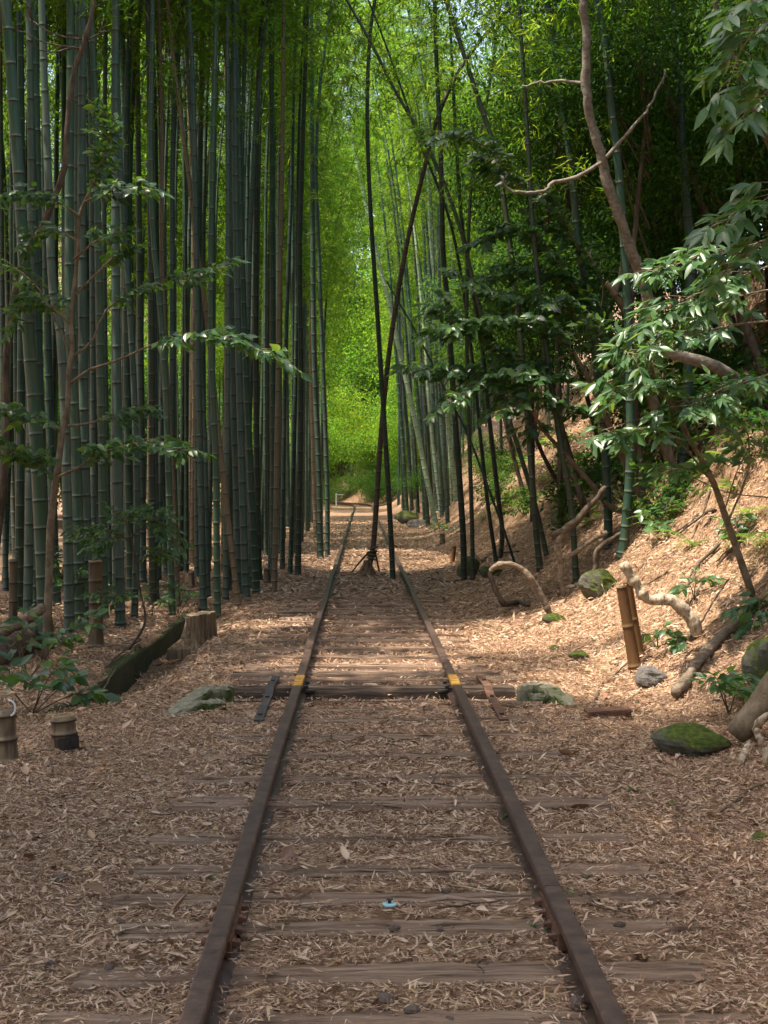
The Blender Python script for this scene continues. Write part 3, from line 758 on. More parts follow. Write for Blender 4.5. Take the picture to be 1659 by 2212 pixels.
# the mass of the groves
def scatter(xr, yr, n, mind, ok, seed):
    r = np.random.default_rng(seed); pts = []
    tries = 0
    while len(pts) < n and tries < n * 60:
        tries += 1
        x, y = r.uniform(*xr), r.uniform(*yr)
        if not ok(x, y): continue
        if all((x - a) ** 2 + (y - c) ** 2 > mind ** 2 for a, c in pts) and all((x - a) ** 2 + (y - c) ** 2 > (mind * .8) ** 2 for a, c in OCC):
            pts.append((x, y))
    return pts
def left_edge(y):
    return -1.35 - .25 * math.sin(y * .7) - 1.6 * float(smooth(19.5, 16.0, y)) - .55 * float(smooth(40, 90, y))
mass = scatter((-6.5, -1.1), (14.5, 34), 138, .35, lambda x, y: x < left_edge(y) - .05 and x > -.30 * y - 1.0, 5)
mass += scatter((-7.5, -1.2), (34, 66), 54, .6, lambda x, y: x < left_edge(y), 6)
rr = np.random.default_rng(3)
for i, (x, y) in enumerate(mass):
    m_ = rr.choice(['culm_old', 'culm_old', 'culm_green', 'culm_old', 'culm_green', 'culm_tan' if rr.random() < .5 else 'culm_dark'])
    cn = dict(culm_old='grey green', culm_green='deep green', culm_dark='dark brownish green', culm_tan='tan dry')[str(m_)]
    lab, grp = (f'{cn} bamboo culm in the dense grove left of the track', f'{cn} bamboo of the near left grove') if y < 34 else (f'distant {cn} bamboo along the far left side of the track', f'{cn} bamboo of the far left grove')
    kv = int(rr.integers(0, 8))
    rz = rr.uniform(0, 6.28) if y < 30 else rr.normal(-.2, .6) - VAR[kv]['az']
    bamboo(x, y, kv, rr.uniform(.85, 1.12), rz, m_, lab, grp, girth=rr.uniform(.72, 1.15), high=y < 30)
for i, (x, y) in enumerate(scatter((-16, -6.5), (18, 52), 32, .8, lambda x, y: x > -.34 * y - 3, 8)):
    bamboo(x, y, int(rr.integers(0, 8)), rr.uniform(.9, 1.15), rr.uniform(0, 6.28), 'culm_old', 'bamboo deep inside the left grove, seen between nearer culms', 'bamboo deep in the left grove', girth=1.1)
for i, (x, y) in enumerate(scatter((1.9, 7.5), (44, 92), 26, .9, lambda x, y: x > 2.1 and x < 8, 9)):
    kv = int(rr.integers(0, 8))
    bamboo(x, y, kv, rr.uniform(.85, 1.1), math.pi + rr.normal(.2, .6) - VAR[kv]['az'], 'culm_old', 'distant bamboo in the grove along the far right bank', 'bamboo of the far right grove', girth=1.0)
# the grove goes on beside and behind the camera and shades the near track
for i, (x, y) in enumerate(scatter((-7.5, -2.4), (1, 14), 20, .75, lambda x, y: x < -.29 * y - 1.0, 15)):
    kv = int(rr.integers(0, 8))
    bamboo(x, y, kv, rr.uniform(.85, 1.05), rr.normal(0, .6) - VAR[kv]['az'], 'culm_old', 'bamboo of the left grove standing outside the picture edge', 'bamboo beside the camera', girth=1.1)
for i, (x, y) in enumerate(scatter((-5.5, 5.5), (56, 84), 14, 1.2, lambda x, y: abs(x) > 1.7 + (y > 85) * 1.5, 16)):
    kv = int(rr.choice([0, 1, 2, 3, 4, 5, 6, 7]))
    bamboo(x, y, kv, rr.uniform(1.25, 1.5), (0 if x < 0 else math.pi) + rr.normal(0, .5) - VAR[kv]['az'], 'culm_old', 'tall distant bamboo arching over the far track from the ' + ('left' if x < 0 else 'right'), 'tall bamboo arching over the far track', girth=1.0)
for i, (x, y) in enumerate([(-2.2, 47), (-2.8, 52), (-2.4, 57), (-3.0, 61), (2.7, 52), (3.2, 57), (2.8, 62), (3.6, 66), (-2.6, 66), (-2.2, 70), (2.6, 70), (-3.4, 74), (3.2, 75), (2.4, 79), (-2.5, 79)]):
    kv = int(rr.integers(0, 8))
    bamboo(x, y, kv, rr.uniform(1.45, 1.65) + (.15 if y > 60 else 0), (0 if x < 0 else math.pi) + rr.normal(0, .35) - VAR[kv]['az'], 'culm_old', 'very tall bamboo meeting over the track from the ' + ('left' if x < 0 else 'right'), 'very tall bamboo meeting over the track', girth=.9)
for i, (x, y) in enumerate([(-1.75, 37), (-2.0, 41), (-1.9, 46), (-2.1, 50), (2.6, 47), (2.9, 52), (2.4, 41)]):
    kv = int(rr.integers(0, 8))
    bamboo(x, y, kv, rr.uniform(1.05, 1.2), (0 if x < 0 else math.pi) + rr.normal(0, .4) - VAR[kv]['az'], 'culm_old', 'bamboo arching over the middle of the track from the ' + ('left' if x < 0 else 'right'), 'bamboo arching over the middle of the track')
print('bamboo', N_BAM)

# ------------------------------------------------------------------ leaf litter (uncountable)
def litter():
    r = np.random.default_rng(21)
    zones = [(3.4, 6.2, 10600, .040), (6.2, 9.5, 7400, .045), (9.5, 14, 3200, .062), (14, 20, 1050, .092), (20, 34, 330, .125), (34, 60, 100, .16)]
    X, Y, S = [], [], []
    for a, b, den, ln in zones:
        x0, x1 = -.29 * b - .9, .30 * b + 1.0
        x0, x1 = max(x0, -6.5), min(x1, 8.0)
        n = int((b - a) * (x1 - x0) * den)
        y = r.uniform(a, b, n); x = r.uniform(x0, x1, n)
        k = (x > -.285 * y - .8) & (x < .30 * y + .9)
        # thinner where grove and bank hide it
        if a > 18: k &= (x > -4.5) & (x < 6.5)
        x, y = x[k], y[k]
        X.append(x); Y.append(y); S.append(ln * np.clip(np.exp(r.normal(-.25, .42, len(x))), .3, 2.1))
    X, Y, S = map(np.concatenate, (X, Y, S))
    ax = np.abs(X - track_x(Y))
    keep = np.ones(len(X), bool)
    keep &= ~(np.abs(ax - GAUGE) < .034)                       # not through the rail head
    keep &= ~((np.abs(ax - GAUGE) < .055) & (r.random(len(X)) < .6))
    keep &= ~((ax > GAUGE - .13) & (ax < GAUGE - .03) & (r.random(len(X)) < .55))
    on = np.zeros(len(X), bool)
    for (sy, hw, dx, hl) in SLEEP:
        on |= (np.abs(Y - sy) < hw - .01) & (np.abs(X - dx) < hl - .02)
    patchy = wob(X * 1.9 + 3, Y * 2.3)
    bare = on & (((ax < .47) | (ax > .68)) & (r.random(len(X)) < np.where(patchy > -.35, .90, .30)))
    bare |= on & (Y < 5.4) & (ax < .40 + .06 * patchy) & (r.random(len(X)) < .95)
    bare |= on & ((ax >= .43) & (ax <= .72)) & (r.random(len(X)) < .25)
    keep &= ~bare
    # soil shows through here and there
    keep &= ~((wob(X * .8, Y * .6 + 2) > 1.0) & (r.random(len(X)) < .45))
    keep &= ~((np.abs(X + 2.25) < .03) & (Y > 10) & (Y < 17.5))
    X, Y, S, on, ax = X[keep], Y[keep], S[keep], on[keep], ax[keep]
    n = len(X)
    Z = H(X, Y) + np.abs(r.normal(0, .008, n)) + .016 * np.exp(-((ax - GAUGE) / .16) ** 2) + np.where(on, .024, 0) + .002
    e = .06
    nx_ = -(H(X + e, Y) - H(X - e, Y)) / (2 * e); ny_ = -(H(X, Y + e) - H(X, Y - e)) / (2 * e)
    nx_ = np.clip(nx_, -2, 2); ny_ = np.clip(ny_, -2, 2)
    N = unit(np.stack([nx_, ny_, np.ones(n)], 1) + r.normal(0, .30, (n, 3)) * np.array([1, 1, .3]))
    th = r.uniform(0, 2 * np.pi, n)
    A = np.stack([np.cos(th), np.sin(th), np.zeros(n)], 1); A = unit(A - N * (A * N).sum(1)[:, None]); B = np.cross(N, A)
    needle = r.random(n) < .38
    broad = (~needle) & (r.random(n) < .045)
    W = S * np.where(needle, .055, np.where(broad, .42, r.uniform(.11, .21, n)))
    S = S * np.where(broad, .8, 1)
    bend = r.normal(0, .16, n); curl = r.normal(.25, .35, n)
    C = np.stack([X, Y, Z], 1)
    prof = [(-.5, 0, 0), (-.18, .85, 1), (-.18, .85, -1), (.2, .75, 1), (.2, .75, -1), (.5, 0, 0)]
    V = np.zeros((n, 6, 3))
    tw = r.normal(0, .5, n)
    for i, (u, w, s) in enumerate(prof):
        lift = (u * u * 4) * bend * S * .5 + abs(s) * curl * W * .5
        V[:, i] = C + A * (u * S)[:, None] + B * (s * w * W / 2)[:, None] + N * (lift + s * tw * u * W)[:, None]
    base = np.arange(n)[:, None] * 6
    full = (Y < 8.5) & ~needle & (r.random(n) < .45)
    bf, bs = base[full], base[~full]
    t = np.concatenate([bf + np.array([0, 2, 1]), bf + np.array([3, 4, 5])])
    q = np.concatenate([bf + np.array([1, 2, 4, 3]), bs + np.array([0, 2, 5, 3])])
    ti = np.clip(np.where(needle, r.uniform(.4, .95, n), r.random(n) ** .9) * .98 + .10 * wob(X * .9 + 1, Y * .7) * (~needle), 0, .99)
    o = put('leaf_litter', mesh('leaf_litter', V.reshape(-1, 3), [t, q], M['litter_stuff'], {"tint": np.repeat(ti, 6)}))
    o["kind"] = "stuff"; o["label"] = "dry bamboo leaves carpeting the track bed and the bank"; o["category"] = "leaf litter"
    print('litter leaves', n, len(t) + 2 * len(q))
M['litter_stuff'] = M['litter']
litter()

# ------------------------------------------------------------------ broadleaf crowns
def blob_crown(seed, n_cl=260, per=34, rad=(1.6, 1.6, 1.3), leaf=.085, ratio=.42, spread=.26, holes=.25):
    r = np.random.default_rng(seed)
    lobes = unit(r.normal(0, 1, (9, 3))) * np.array(rad) * .55
    k = r.integers(0, 9, n_cl)
    c = lobes[k] + unit(r.normal(0, 1, (n_cl, 3))) * (r.random(n_cl) ** .45)[:, None] * np.array(rad) * .62
    m = n_cl * per
    flat = np.array([1, 1, .32])
    pos = np.repeat(c, per, 0) + r.normal(0, spread, (m, 3)) * flat
    outd = unit(np.repeat(c, per, 0) + 1e-3)
    d = unit(outd * .6 + r.normal(0, .7, (m, 3)) + np.array([0, 0, -.25]))
    nr = unit(r.normal(0, .45, (m, 3)) + np.array([0, 0, 1.0]) + outd * .3)
    v, q = leaf_quads(pos, d, nr, r.uniform(.7, 1.25, m) * leaf, r.uniform(.8, 1.2, m) * leaf * ratio)
    ti = np.repeat(np.repeat(r.random(n_cl) * .55, per) + r.random(m) * .4, 4)
    return v, q, ti, lobes
CR = []
for k in range(5):
    v, q, ti, lob = blob_crown(60 + k, 300, 36, (1.7, 1.7, 1.35))
    CR.append((mesh('crown', v, q, M['tree_leaf'], {"tint": ti}), lob))
v, q, ti, lob = blob_crown(80, 260, 60, (1.5, 1.5, 1.9), leaf=.075, ratio=.16, spread=.22)
CONIF = (mesh('crown', v, q, M['conifer'], {"tint": ti}), lob)

BU = []
for k in range(3):
    v, q, ti, lob = blob_crown(90 + k, 46, 13, (1.5, 1.5, 1.2), leaf=.26, ratio=.45, spread=.30)
    BU.append((mesh('crown', v, q, M['tree_leaf'], {"tint": ti}), lob))
def tree(x, y, h, s, k, rz, label, group, bark='bark_brown', lean=(0, 0), conif=False, name='evergreen_tree', sz=1.0, mat=None):
    z = H1(x, y) - .1
    root = thing(name, label, 'tree', (x, y, z), group)
    top = np.array([lean[0], lean[1], h])
    r = np.random.default_rng(int(x * 91 + y * 17) & 0xffff)
    mid = top * .5 + np.array([r.normal(0, .25), r.normal(0, .25), 0])
    tr = MB().tube(spline([(0, 0, 0), mid, top], 14), np.linspace(.055, .03, 14) * s, 8)
    me, lob = CONIF if conif else CR[k % 5]
    R = np.array([[math.cos(rz), -math.sin(rz), 0], [math.sin(rz), math.cos(rz), 0], [0, 0, 1]])
    for l in lob[:6]:
        e = top + (R @ l) * s * .9
        a = top * r.uniform(.55, .85)
        tr.tube(spline([a, (a + e) / 2 + np.array([0, 0, -.15 * s]), e], 7), np.linspace(.024, .007, 7) * s, 5)
    put('trunk', tr.mesh('trunk', M[bark]), root)
    c = put('crown', me, root, Vector(top)); c.scale = (s, s, s * sz); c.rotation_euler.z = rz
    if mat: setmat(c, M[mat])
    return root

r = np.random.default_rng(77)
# on the right bank
spots = [(5.2, 21, 3.6, 1.0), (6.6, 24, 4.0, 1.2), (4.6, 27, 3.4, 1.0), (7.4, 29, 3.2, 1.3), (5.6, 32, 4.2, 1.2), (8.6, 22, 3.6, 1.3), (9.4, 27, 3.5, 1.5), (6.6, 37, 4.2, 1.4), (4.6, 39, 3.8, 1.2), (8.6, 34, 4.6, 1.5),
         (5.0, 46, 4.5, 1.4), (8.0, 44, 5.0, 1.7), (10.5, 38, 5.0, 1.8), (6.0, 16.5, 3.0, .9), (7.4, 18.5, 3.4, 1.1), (12, 30, 4.4, 1.8), (6.2, 55, 5, 1.7), (9.5, 54, 6, 2.1), (14, 46, 6, 2.4), (5.8, 12.8, 2.6, .8)]
names = ['sunlit', 'dense', 'loose', 'spreading', 'small leaved']
for i, (x, y, h, s) in enumerate(spots):
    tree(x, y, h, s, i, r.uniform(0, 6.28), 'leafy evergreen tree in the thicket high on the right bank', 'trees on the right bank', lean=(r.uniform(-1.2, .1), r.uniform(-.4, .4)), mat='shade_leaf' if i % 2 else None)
for i, (x, y, h, s) in enumerate([(9.5, 42, 9, 2.0), (7.0, 50, 9.5, 2.0), (11, 33, 8.5, 2.0), (6.5, 62, 9, 2.2), (10, 25, 7.5, 1.7), (9.0, 19.5, 6.5, 1.5), (7.6, 33, 7.8, 1.6), (12, 60, 10, 2.6)]):
    tree(x, y, h, s, i + 1, r.uniform(0, 6.28), 'taller broad leaved tree overtopping the right bank thicket', 'tall trees on the right bank', lean=(r.uniform(-1.5, 0), 0), bark='bark_grey')
for i, (x, y, h, s) in enumerate(((3.7, 18.8, 2.7, .80), (4.5, 22, 3.9, 1.0), (4.9, 17.2, 3.1, .85), (5.7, 19.6, 4.4, 1.1), (4.7, 25, 4.6, 1.1), (3.7, 25.5, 3.0, .85), (6.4, 22, 5.4, 1.2), (3.5, 30, 3.6, .95), (6.0, 16, 4.4, 1.0), (4.3, 20.6, 5.6, .95), (5.2, 27.5, 6.4, 1.25), (7.6, 19.5, 5.0, 1.2), (6.9, 26, 3.0, 1.2), (5.0, 14.2, 3.9, .75), (4.4, 12.6, 4.2, .7), (3.1, 19.6, 5.8, .95), (3.2, 23, 6.2, 1.0), (3.3, 16.6, 5.6, .75), (3.2, 26.8, 6.6, 1.0), (5.6, 22.5, 7.5, 1.3), (6.2, 18.2, 6.5, 1.2))):
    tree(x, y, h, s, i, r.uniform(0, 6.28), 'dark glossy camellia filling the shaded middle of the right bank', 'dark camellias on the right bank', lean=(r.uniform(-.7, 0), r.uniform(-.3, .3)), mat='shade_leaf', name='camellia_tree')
for i in range(18):
    x, y = 8.5 + 11 * ((i * .618) % 1), 17 + 2.6 * i
    tree(x, y, r.uniform(5, 9.5), r.uniform(2.4, 3.5), i, r.uniform(0, 6.28), 'big leafy tree closing the skyline above the right bank', 'skyline trees above the right bank', bark='bark_grey', mat='shade_leaf' if i % 2 else None)
# far end of the corridor
for i in range(34):
    x = r.uniform(-20, 15); y = r.uniform(96, 126)
    if -9 < x < 5.5: y = r.uniform(116, 128)
    tree(x, y, r.uniform(3, 9), r.uniform(1.8, 3.0), i, r.uniform(0, 6.28), 'bright leafy tree closing the far end of the track', 'trees at the far end of the track', name='broadleaf_tree')
for i in range(26):
    x = -16 + 30 * (i + r.random()) / 26; y = r.uniform(117, 132)
    tree(x, y, r.uniform(9, 26), r.uniform(3.0, 4.4), i, r.uniform(0, 6.28), 'tall bright tree rising behind the far end of the track', 'tall trees at the far end of the track', name='broadleaf_tree')
for i, (x, y, h, s) in enumerate(((-3.6, 88, 4.0, 1.6), (-3.2, 94, 6.5, 2.0), (3.4, 86, 3.4, 1.5), (4.2, 92, 6.0, 2.0), (3.0, 98, 4.2, 1.8), (5.5, 102, 8.5, 2.6), (1.2, 106, 4.0, 2.0), (2.4, 110, 8.5, 2.7), (-1.0, 112, 12, 2.8), (-5.5, 100, 8.0, 2.4), (-6.5, 106, 4.0, 2.0), (4.5, 108, 13, 2.8), (-4.6, 82, 8.0, 2.0), (4.8, 80, 8.0, 2.0), (-9, 112, 7, 2.6), (6.5, 96, 11, 2.4))):
    tree(x, y, h, s, i, r.uniform(0, 6.28), 'glowing yellow green foliage over the track\'s far bend', 'glowing foliage at the far bend', name='broadleaf_tree', mat='bamboo_leaf', lean=(-.15 * x, 0))
for i in range(26):
    y = r.uniform(50, 92); x = r.uniform(-19, -8.5)
    tree(x, y, r.uniform(3, 8), r.uniform(1.7, 2.6), i, r.uniform(0, 6.28), 'sunlit tree glimpsed behind the left grove', 'trees behind the left grove', name='broadleaf_tree')
# low bushes along the bank and at the far end
BY = [26, 28.5, 30, 32, 33.5, 36, 38, 41, 45, 49, 53, 58, 62, 66, 70, 75, 80, 85, 90, 96, 100, 104] + [19 + .9 * q for q in range(16)] + [94 + 1.1 * q for q in range(16)]
for i in range(len(BY)):
    y = BY[i]
    x = float(toe(y)) + r.uniform(.9, 2.4) if i % 3 or y < 50 else -r.uniform(2.5, 4)
    if 22 <= i < 38: x = float(toe(y)) + r.uniform(2.0, 4.6)
    if i >= 38: x = float(track_x(y)) + r.uniform(1.6, 7) * (1 if i % 3 else -1)
    z = H1(x, y) - .05
    root = thing('bush', 'low leafy bush growing on the sunlit bank right of the track' if x > 0 else 'low leafy bush at the far left edge of the track', 'bush', (x, y, z), 'low bushes on the bank' if x > 0 else 'low bushes on the left')
    s = r.uniform(.28, .42) * (1 if y < 45 else 1.7 if i < 38 else 3.0)
    BV = BU[i % 3] if y < 45 else CR[i % 5]
    c = put('crown', BV[0], root, Vector((0, 0, s * 1.0))); c.scale = (s * 1.1, s * 1.1, s * .85); c.rotation_euler.z = r.uniform(0, 6)
    st = MB()
    for l in BV[1][:5]: st.tube(spline([(0, 0, 0), l * s * .5 + np.array([0, 0, s * .5]), l * s + np.array([0, 0, s])], 5), .008, 4)
    put('stems', st.mesh('stems', M['bark_brown']), root)['kind'] = 'stuff'
# trees added beside the camera, out of the picture, to shade track and grove
for x, y, h, s, lean in ((-5.4, 6.6, 10.5, 1.7, 1.0), (-5.8, 8.8, 11, 1.4, .4), (-4.4, 3.6, 10, 1.5, 1.2), (-3.4, 6.4, 11, 1.3, 1.5), (-8.2, 11.5, 8.0, 2.1, 0), (-8.8, 15.5, 8.5, 2.2, 0), (-9.2, 20, 9, 2.2, 0)):
    tree(x, y, h, s, int(y), r.uniform(0, 6.28), 'unseen tree added beside the camera to shade the track and left grove', 'shade trees added beside the camera', lean=(lean, 0))
for x, y, h, s, lean in ((4.7, 10.6, 5.4, .95, -2.3), (4.9, 13.4, 6.0, 1.05, -2.3), (4.9, 16.6, 6.4, 1.1, -2.2), (5.1, 19.8, 6.8, 1.2, -2.2), (5.2, 23.5, 7.2, 1.2, -2.2)):  # added so crowns, mostly above the frame, shade the right bank
    tree(x, y, h, s, int(y), r.uniform(0, 6.28), 'leaning tree added to shade the right bank from over its foot', 'leaning shade trees over the right bank', lean=(lean, 0), bark='bark_brown', mat='shade_leaf')
for x, y, h, s, lean in ((8.5, 20, 8.6, 1.8, -2.6), (8.8, 24, 9, 2.0, -3.0), (7.6, 16.5, 8.5, 1.6, -2.2), (9.5, 28, 9, 2.0, -2.0)):  # high crowns added to keep sun off the thicket below
    tree(x, y, h, s, int(y), r.uniform(0, 6.28), 'tall tree added on the bank so its high crown shades the right thicket', 'high shade trees above the right bank', lean=(lean, 0), bark='bark_grey')
for x, y, h, s in ((-4, -5, 4.5, 2.2), (3.6, -4.5, 4.5, 2.0), (-7, -2, 5.5, 2.4), (7, -3, 5, 2.4), (-2.5, -10, 6, 2.6), (2.8, -11, 6, 2.6), (0, -16, 6, 3.2), (-9, 3, 6, 2.4), (6.5, 2, 4.5, 2.0), (8, 7, 3.5, 1.8)):
    tree(x, y, h, s, int(y), r.uniform(0, 6.28), 'tree of the forest behind the camera', 'trees behind the camera')
for i, (x, y, s) in enumerate(((3.3, 15.6, .42), (3.9, 17.0, .5), (3.4, 18.4, .45), (4.3, 19.4, .55), (3.6, 20.6, .5), (4.4, 15.4, .5), (4.8, 21.5, .6), (3.3, 22.4, .45), (4.0, 13.6, .36), (4.9, 17.6, .55))):
    z = H1(x, y) - .06
    root = thing('camellia_shrub', 'low dark shrub crouching on the shaded slope of the right bank', 'shrub', (x, y, z), 'low dark shrubs on the right bank')
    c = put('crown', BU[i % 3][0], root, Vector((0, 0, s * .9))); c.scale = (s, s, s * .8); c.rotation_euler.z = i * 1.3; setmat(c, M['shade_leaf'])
    st = MB()
    for l in BU[i % 3][1][:5]: st.tube(spline([(0, 0, 0), l * s * .5 + np.array([0, 0, s * .4]), l * s + np.array([0, 0, s * .9])], 5), .009, 4)
    put('stems', st.mesh('stems', M['bark_brown']), root)['kind'] = 'stuff'
# dark conifer spray at the upper right
tree(4.9, 13.5, 3.6, .62, 0, 1.0, 'dark conifer with feathery sprays at the upper right', None, conif=True, name='conifer_tree', sz=1.2, lean=(-.5, 0))

# ------------------------------------------------------------------ shrubs with separate leaves
def leaf_shape(ratio, curl=.12, fold=.18, tip=1.0):
    us = [0, .12, .32, .55, .78, 1.0]; ws = [.04, .55, .98, .92, .52, .02]
    v, q = [], []
    for u, w in zip(us, ws):
        z = -curl * u * u * tip
        v += [(-w * ratio / 2, u, z + fold * w * ratio / 2), (0, u, z), (w * ratio / 2, u, z + fold * w * ratio / 2)]
    for i in range(5):
        for j in (0, 1):
            a = i * 3 + j; q.append((a, a + 1, a + 4, a + 3))
    return np.array(v, float), np.array(q)
LEAVES = {}
for kind, ratio, mat in (('camellia', .50, 'camellia_leaf'), ('laurel', .33, 'laurel_leaf'), ('sapling', .46, 'laurel_leaf')):
    LEAVES[kind] = []
    for c, f in ((.10, .2), (.28, .25), (.02, .35)):
        v, q = leaf_shape(ratio, c, f)
        LEAVES[kind].append((v, q, mesh('leaf', v, q, M[mat])))

class Shrub:
    def __init__(s, name, label, cat, base, kind, bark, seed, leaf=.09, face=(0, 0, 1)):
        s.face = np.array(face, float)
        s.root = thing(name, label, cat, base); s.base = np.array(base, float); s.kind = kind; s.bark = bark; s.leaf = leaf
        s.r = np.random.default_rng(seed); s.mats = []; s.tw = MB()
    def wood(s, pts, r0, r1, name='branch', n=None, sides=7, jit=.0):
        p = spline(pts, n or 4 * len(pts) + 4)
        if jit: p = p + s.r.normal(0, jit, p.shape) * np.linspace(0, 1, len(p))[:, None]
        b = MB().tube(p, np.linspace(r0, r1, len(p)) * (1 + s.r.normal(0, .06, len(p))), sides)
        put(name, b.mesh(name, M[s.bark], s.base), s.root)
        return p
    def leafing(s, p, d, up=.9, scale=1.0):
        r = s.r
        n = unit(r.normal(0, .42, 3) + s.face)
        d = unit(d); x = np.cross(d, n); x = unit(x); n = np.cross(x, d)
        k = s.leaf * r.uniform(.65, 1.25) * scale
        s.mats.append((np.stack([x, d, n], 1) * k, p, int(r.integers(0, 3))))
    def spray(s, pts, u0=.3, n=8, length=.35, step=.055, whorl=False, wide=1.0, r0=.0035):
        n = int(n * 1.9); step *= .62
        """side twigs with alternating leaves along a branch"""
        r = s.r; p = np.asarray(pts); m = len(p)
        us = np.linspace(u0, 1, n)
        for i, u in enumerate(us):
            k = min(m - 2, int(u * (m - 1))); o = p[k] + (p[k + 1] - p[k]) * (u * (m - 1) - k)
            t = unit(p[k + 1] - p[k]); sd = unit(np.cross(t, [0, 0, 1.0])) * (1 if i % 2 else -1)
            d = t * r.uniform(.4, 1.0) + sd * r.uniform(.4, 1.0) * wide + np.array([0, 0, r.uniform(-.25, .35)])
            if u > .97: d = t
            d = unit(d); L = length * r.uniform(.6, 1.2) * (1.15 - .4 * u)
            q = np.array([o, o + d * L * .5 + np.array([0, 0, .03 * L]), o + d * L - np.array([0, 0, .10 * L])])
            q = spline(q, 6)
            s.tw.tube(q, np.linspace(r0, r0 * .4, 6), 4, cap=False)
            ns = max(3, int(L / step))
            for j in range(ns):
                f = (j + .7) / ns if not whorl else .45 + .55 * (j + .7) / ns
                a = q[0] + (q[-1] - q[0]) * f + (q[3] - (q[0] + q[-1]) / 2) * (1 - abs(2 * f - 1))
                tt = unit(q[-1] - q[0]); ss = unit(np.cross(tt, [0, 0, 1.0])) * (1 if j % 2 else -1)
                dd = tt * r.uniform(.35, .9) + ss * r.uniform(.5, 1.0) + np.array([0, 0, r.uniform(-.95, .12)])
                s.leafing(a, dd)
            s.leafing(q[-1], unit(q[-1] - q[0]) + np.array([0, 0, -.2]))
    def finish(s, limit=300, twigs=True):
        if s.tw.n: put('twigs', s.tw.mesh('twigs', M[s.bark], s.base), s.root)['kind'] = 'stuff'
        cp = np.array(CAM)
        ms = sorted(s.mats, key=lambda t: np.linalg.norm(t[1] - cp) / np.linalg.norm(t[0][:, 1]))
        for A, p, k in ms[:limit]:
            o = put('leaf', LEAVES[s.kind][k][2], s.root)
            mt = np.eye(4); mt[:3, :3] = A; mt[:3, 3] = p - s.base
            o.matrix_basis = Matrix(mt.tolist())
        if len(ms) > limit:
            b = MB()
            for A, p, k in ms[limit:]:
                v, q, _ = LEAVES[s.kind][k]
                b.add(v @ A.T + p - s.base, q, a=float(s.r.random()))
            o = put('foliage', b.mesh('foliage', LEAVES[s.kind][0][2].materials[0]), s.root); o["kind"] = "stuff"
        return s.root

def PP(pix, Y, dY=0.0):
    n = len(pix)
    return np.array([P(a, b, Y + dY * i / max(1, n - 1)) for i, (a, b) in enumerate(pix)])

# left camellia
base = G(97, 1425); YB = base[1]
S = Shrub('camellia_tree', 'slender camellia with layered glossy sprays in front of the left grove', 'shrub', base, 'camellia', 'bark_orange', 5, .105, (.25, -.45, .8))
tp = PP([(109, 1145), (120, 1040), (126, 1003), (135, 930), (146, 876), (149, 803), (156, 752), (153, 694), (160, 621), (168, 546), (171, 473), (182, 437), (204, 395), (226, 340), (238, 290), (233, 252)], YB)
S.wood(np.vstack([base, P(104, 1300, YB), tp]), .040, .006, 'trunk')
for pix, dY, n, u0, ln in (
        ([(149, 830), (190, 800), (220, 790), (262, 775), (330, 745), (400, 730), (450, 728), (500, 735), (550, 755), (600, 775)], -.6, 20, .42, .30),
        ([(156, 770), (185, 750), (205, 725), (215, 695), (240, 660), (300, 630), (370, 605), (420, 590), (485, 575)], .5, 14, .5, .30),
        ([(182, 437), (204, 395), (226, 340), (238, 290), (233, 258)], 0, 16, .1, .30), ([(182, 437), (230, 415), (305, 408)], -.3, 9, .25, .28),
        ([(135, 930), (90, 910), (45, 890), (-10, 880)], -.4, 8, .3, .3), ([(147, 920), (204, 912), (255, 898), (302, 888)], .3, 9, .4, .26),
        ([(120, 1032), (145, 1021), (175, 1007), (218, 978), (291, 960), (350, 962), (400, 974)], -.4, 16, .35, .30), ([(118, 1038), (95, 1015), (70, 990), (0, 960)], -.3, 9, .3, .32),
        ([(150, 760), (120, 690), (80, 620), (30, 575)], .2, 9, .3, .28), ([(175, 470), (130, 440), (60, 420), (5, 430)], -.3, 11, .25, .3), ([(160, 640), (210, 590), (240, 560), (262, 545)], .2, 6, .5, .24),
        ([(153, 700), (110, 665), (60, 660), (20, 690)], -.2, 7, .3, .28), ([(158, 560), (210, 520), (250, 505)], -.2, 6, .3, .25), ([(168, 520), (120, 500), (70, 520)], .1, 6, .3, .25)):
    p = S.wood(PP(pix, YB, dY), .014, .003, jit=.006, sides=6)
    S.spray(p, u0, n, ln)
S.finish()
# dead brown trunk at the upper left
base = np.array([-3.95, 14.2, H1(-3.95, 14.2)])
S = Shrub('dead_tree', 'thin dead brown tree with bare twigs at the upper left', 'tree', base, 'camellia', 'bark_brown', 8)
S.wood(np.vstack([base, PP([(10, 1000), (14, 760), (40, 600), (73, 524), (91, 491), (127, 400), (142, 346), (146, 262), (156, 175), (175, 109), (196, 44), (204, -20)], 14.2)]), .042, .024, 'trunk', jit=.006)
for pix in ([(175, 85), (120, 75), (70, 45), (25, 5)], [(175, 105), (110, 95), (80, 85), (25, 55)], [(190, 85), (215, 70), (222, 40)], [(150, 215), (175, 205), (192, 213)], [(165, 100), (120, 112), (85, 107), (55, 80)], [(70, 45), (60, 15), (40, -5)], [(215, 70), (240, 66)]):
    S.wood(PP(pix, 14.2, random.uniform(-.3, .3)), .012, .003, jit=.008, sides=5)
S.finish()
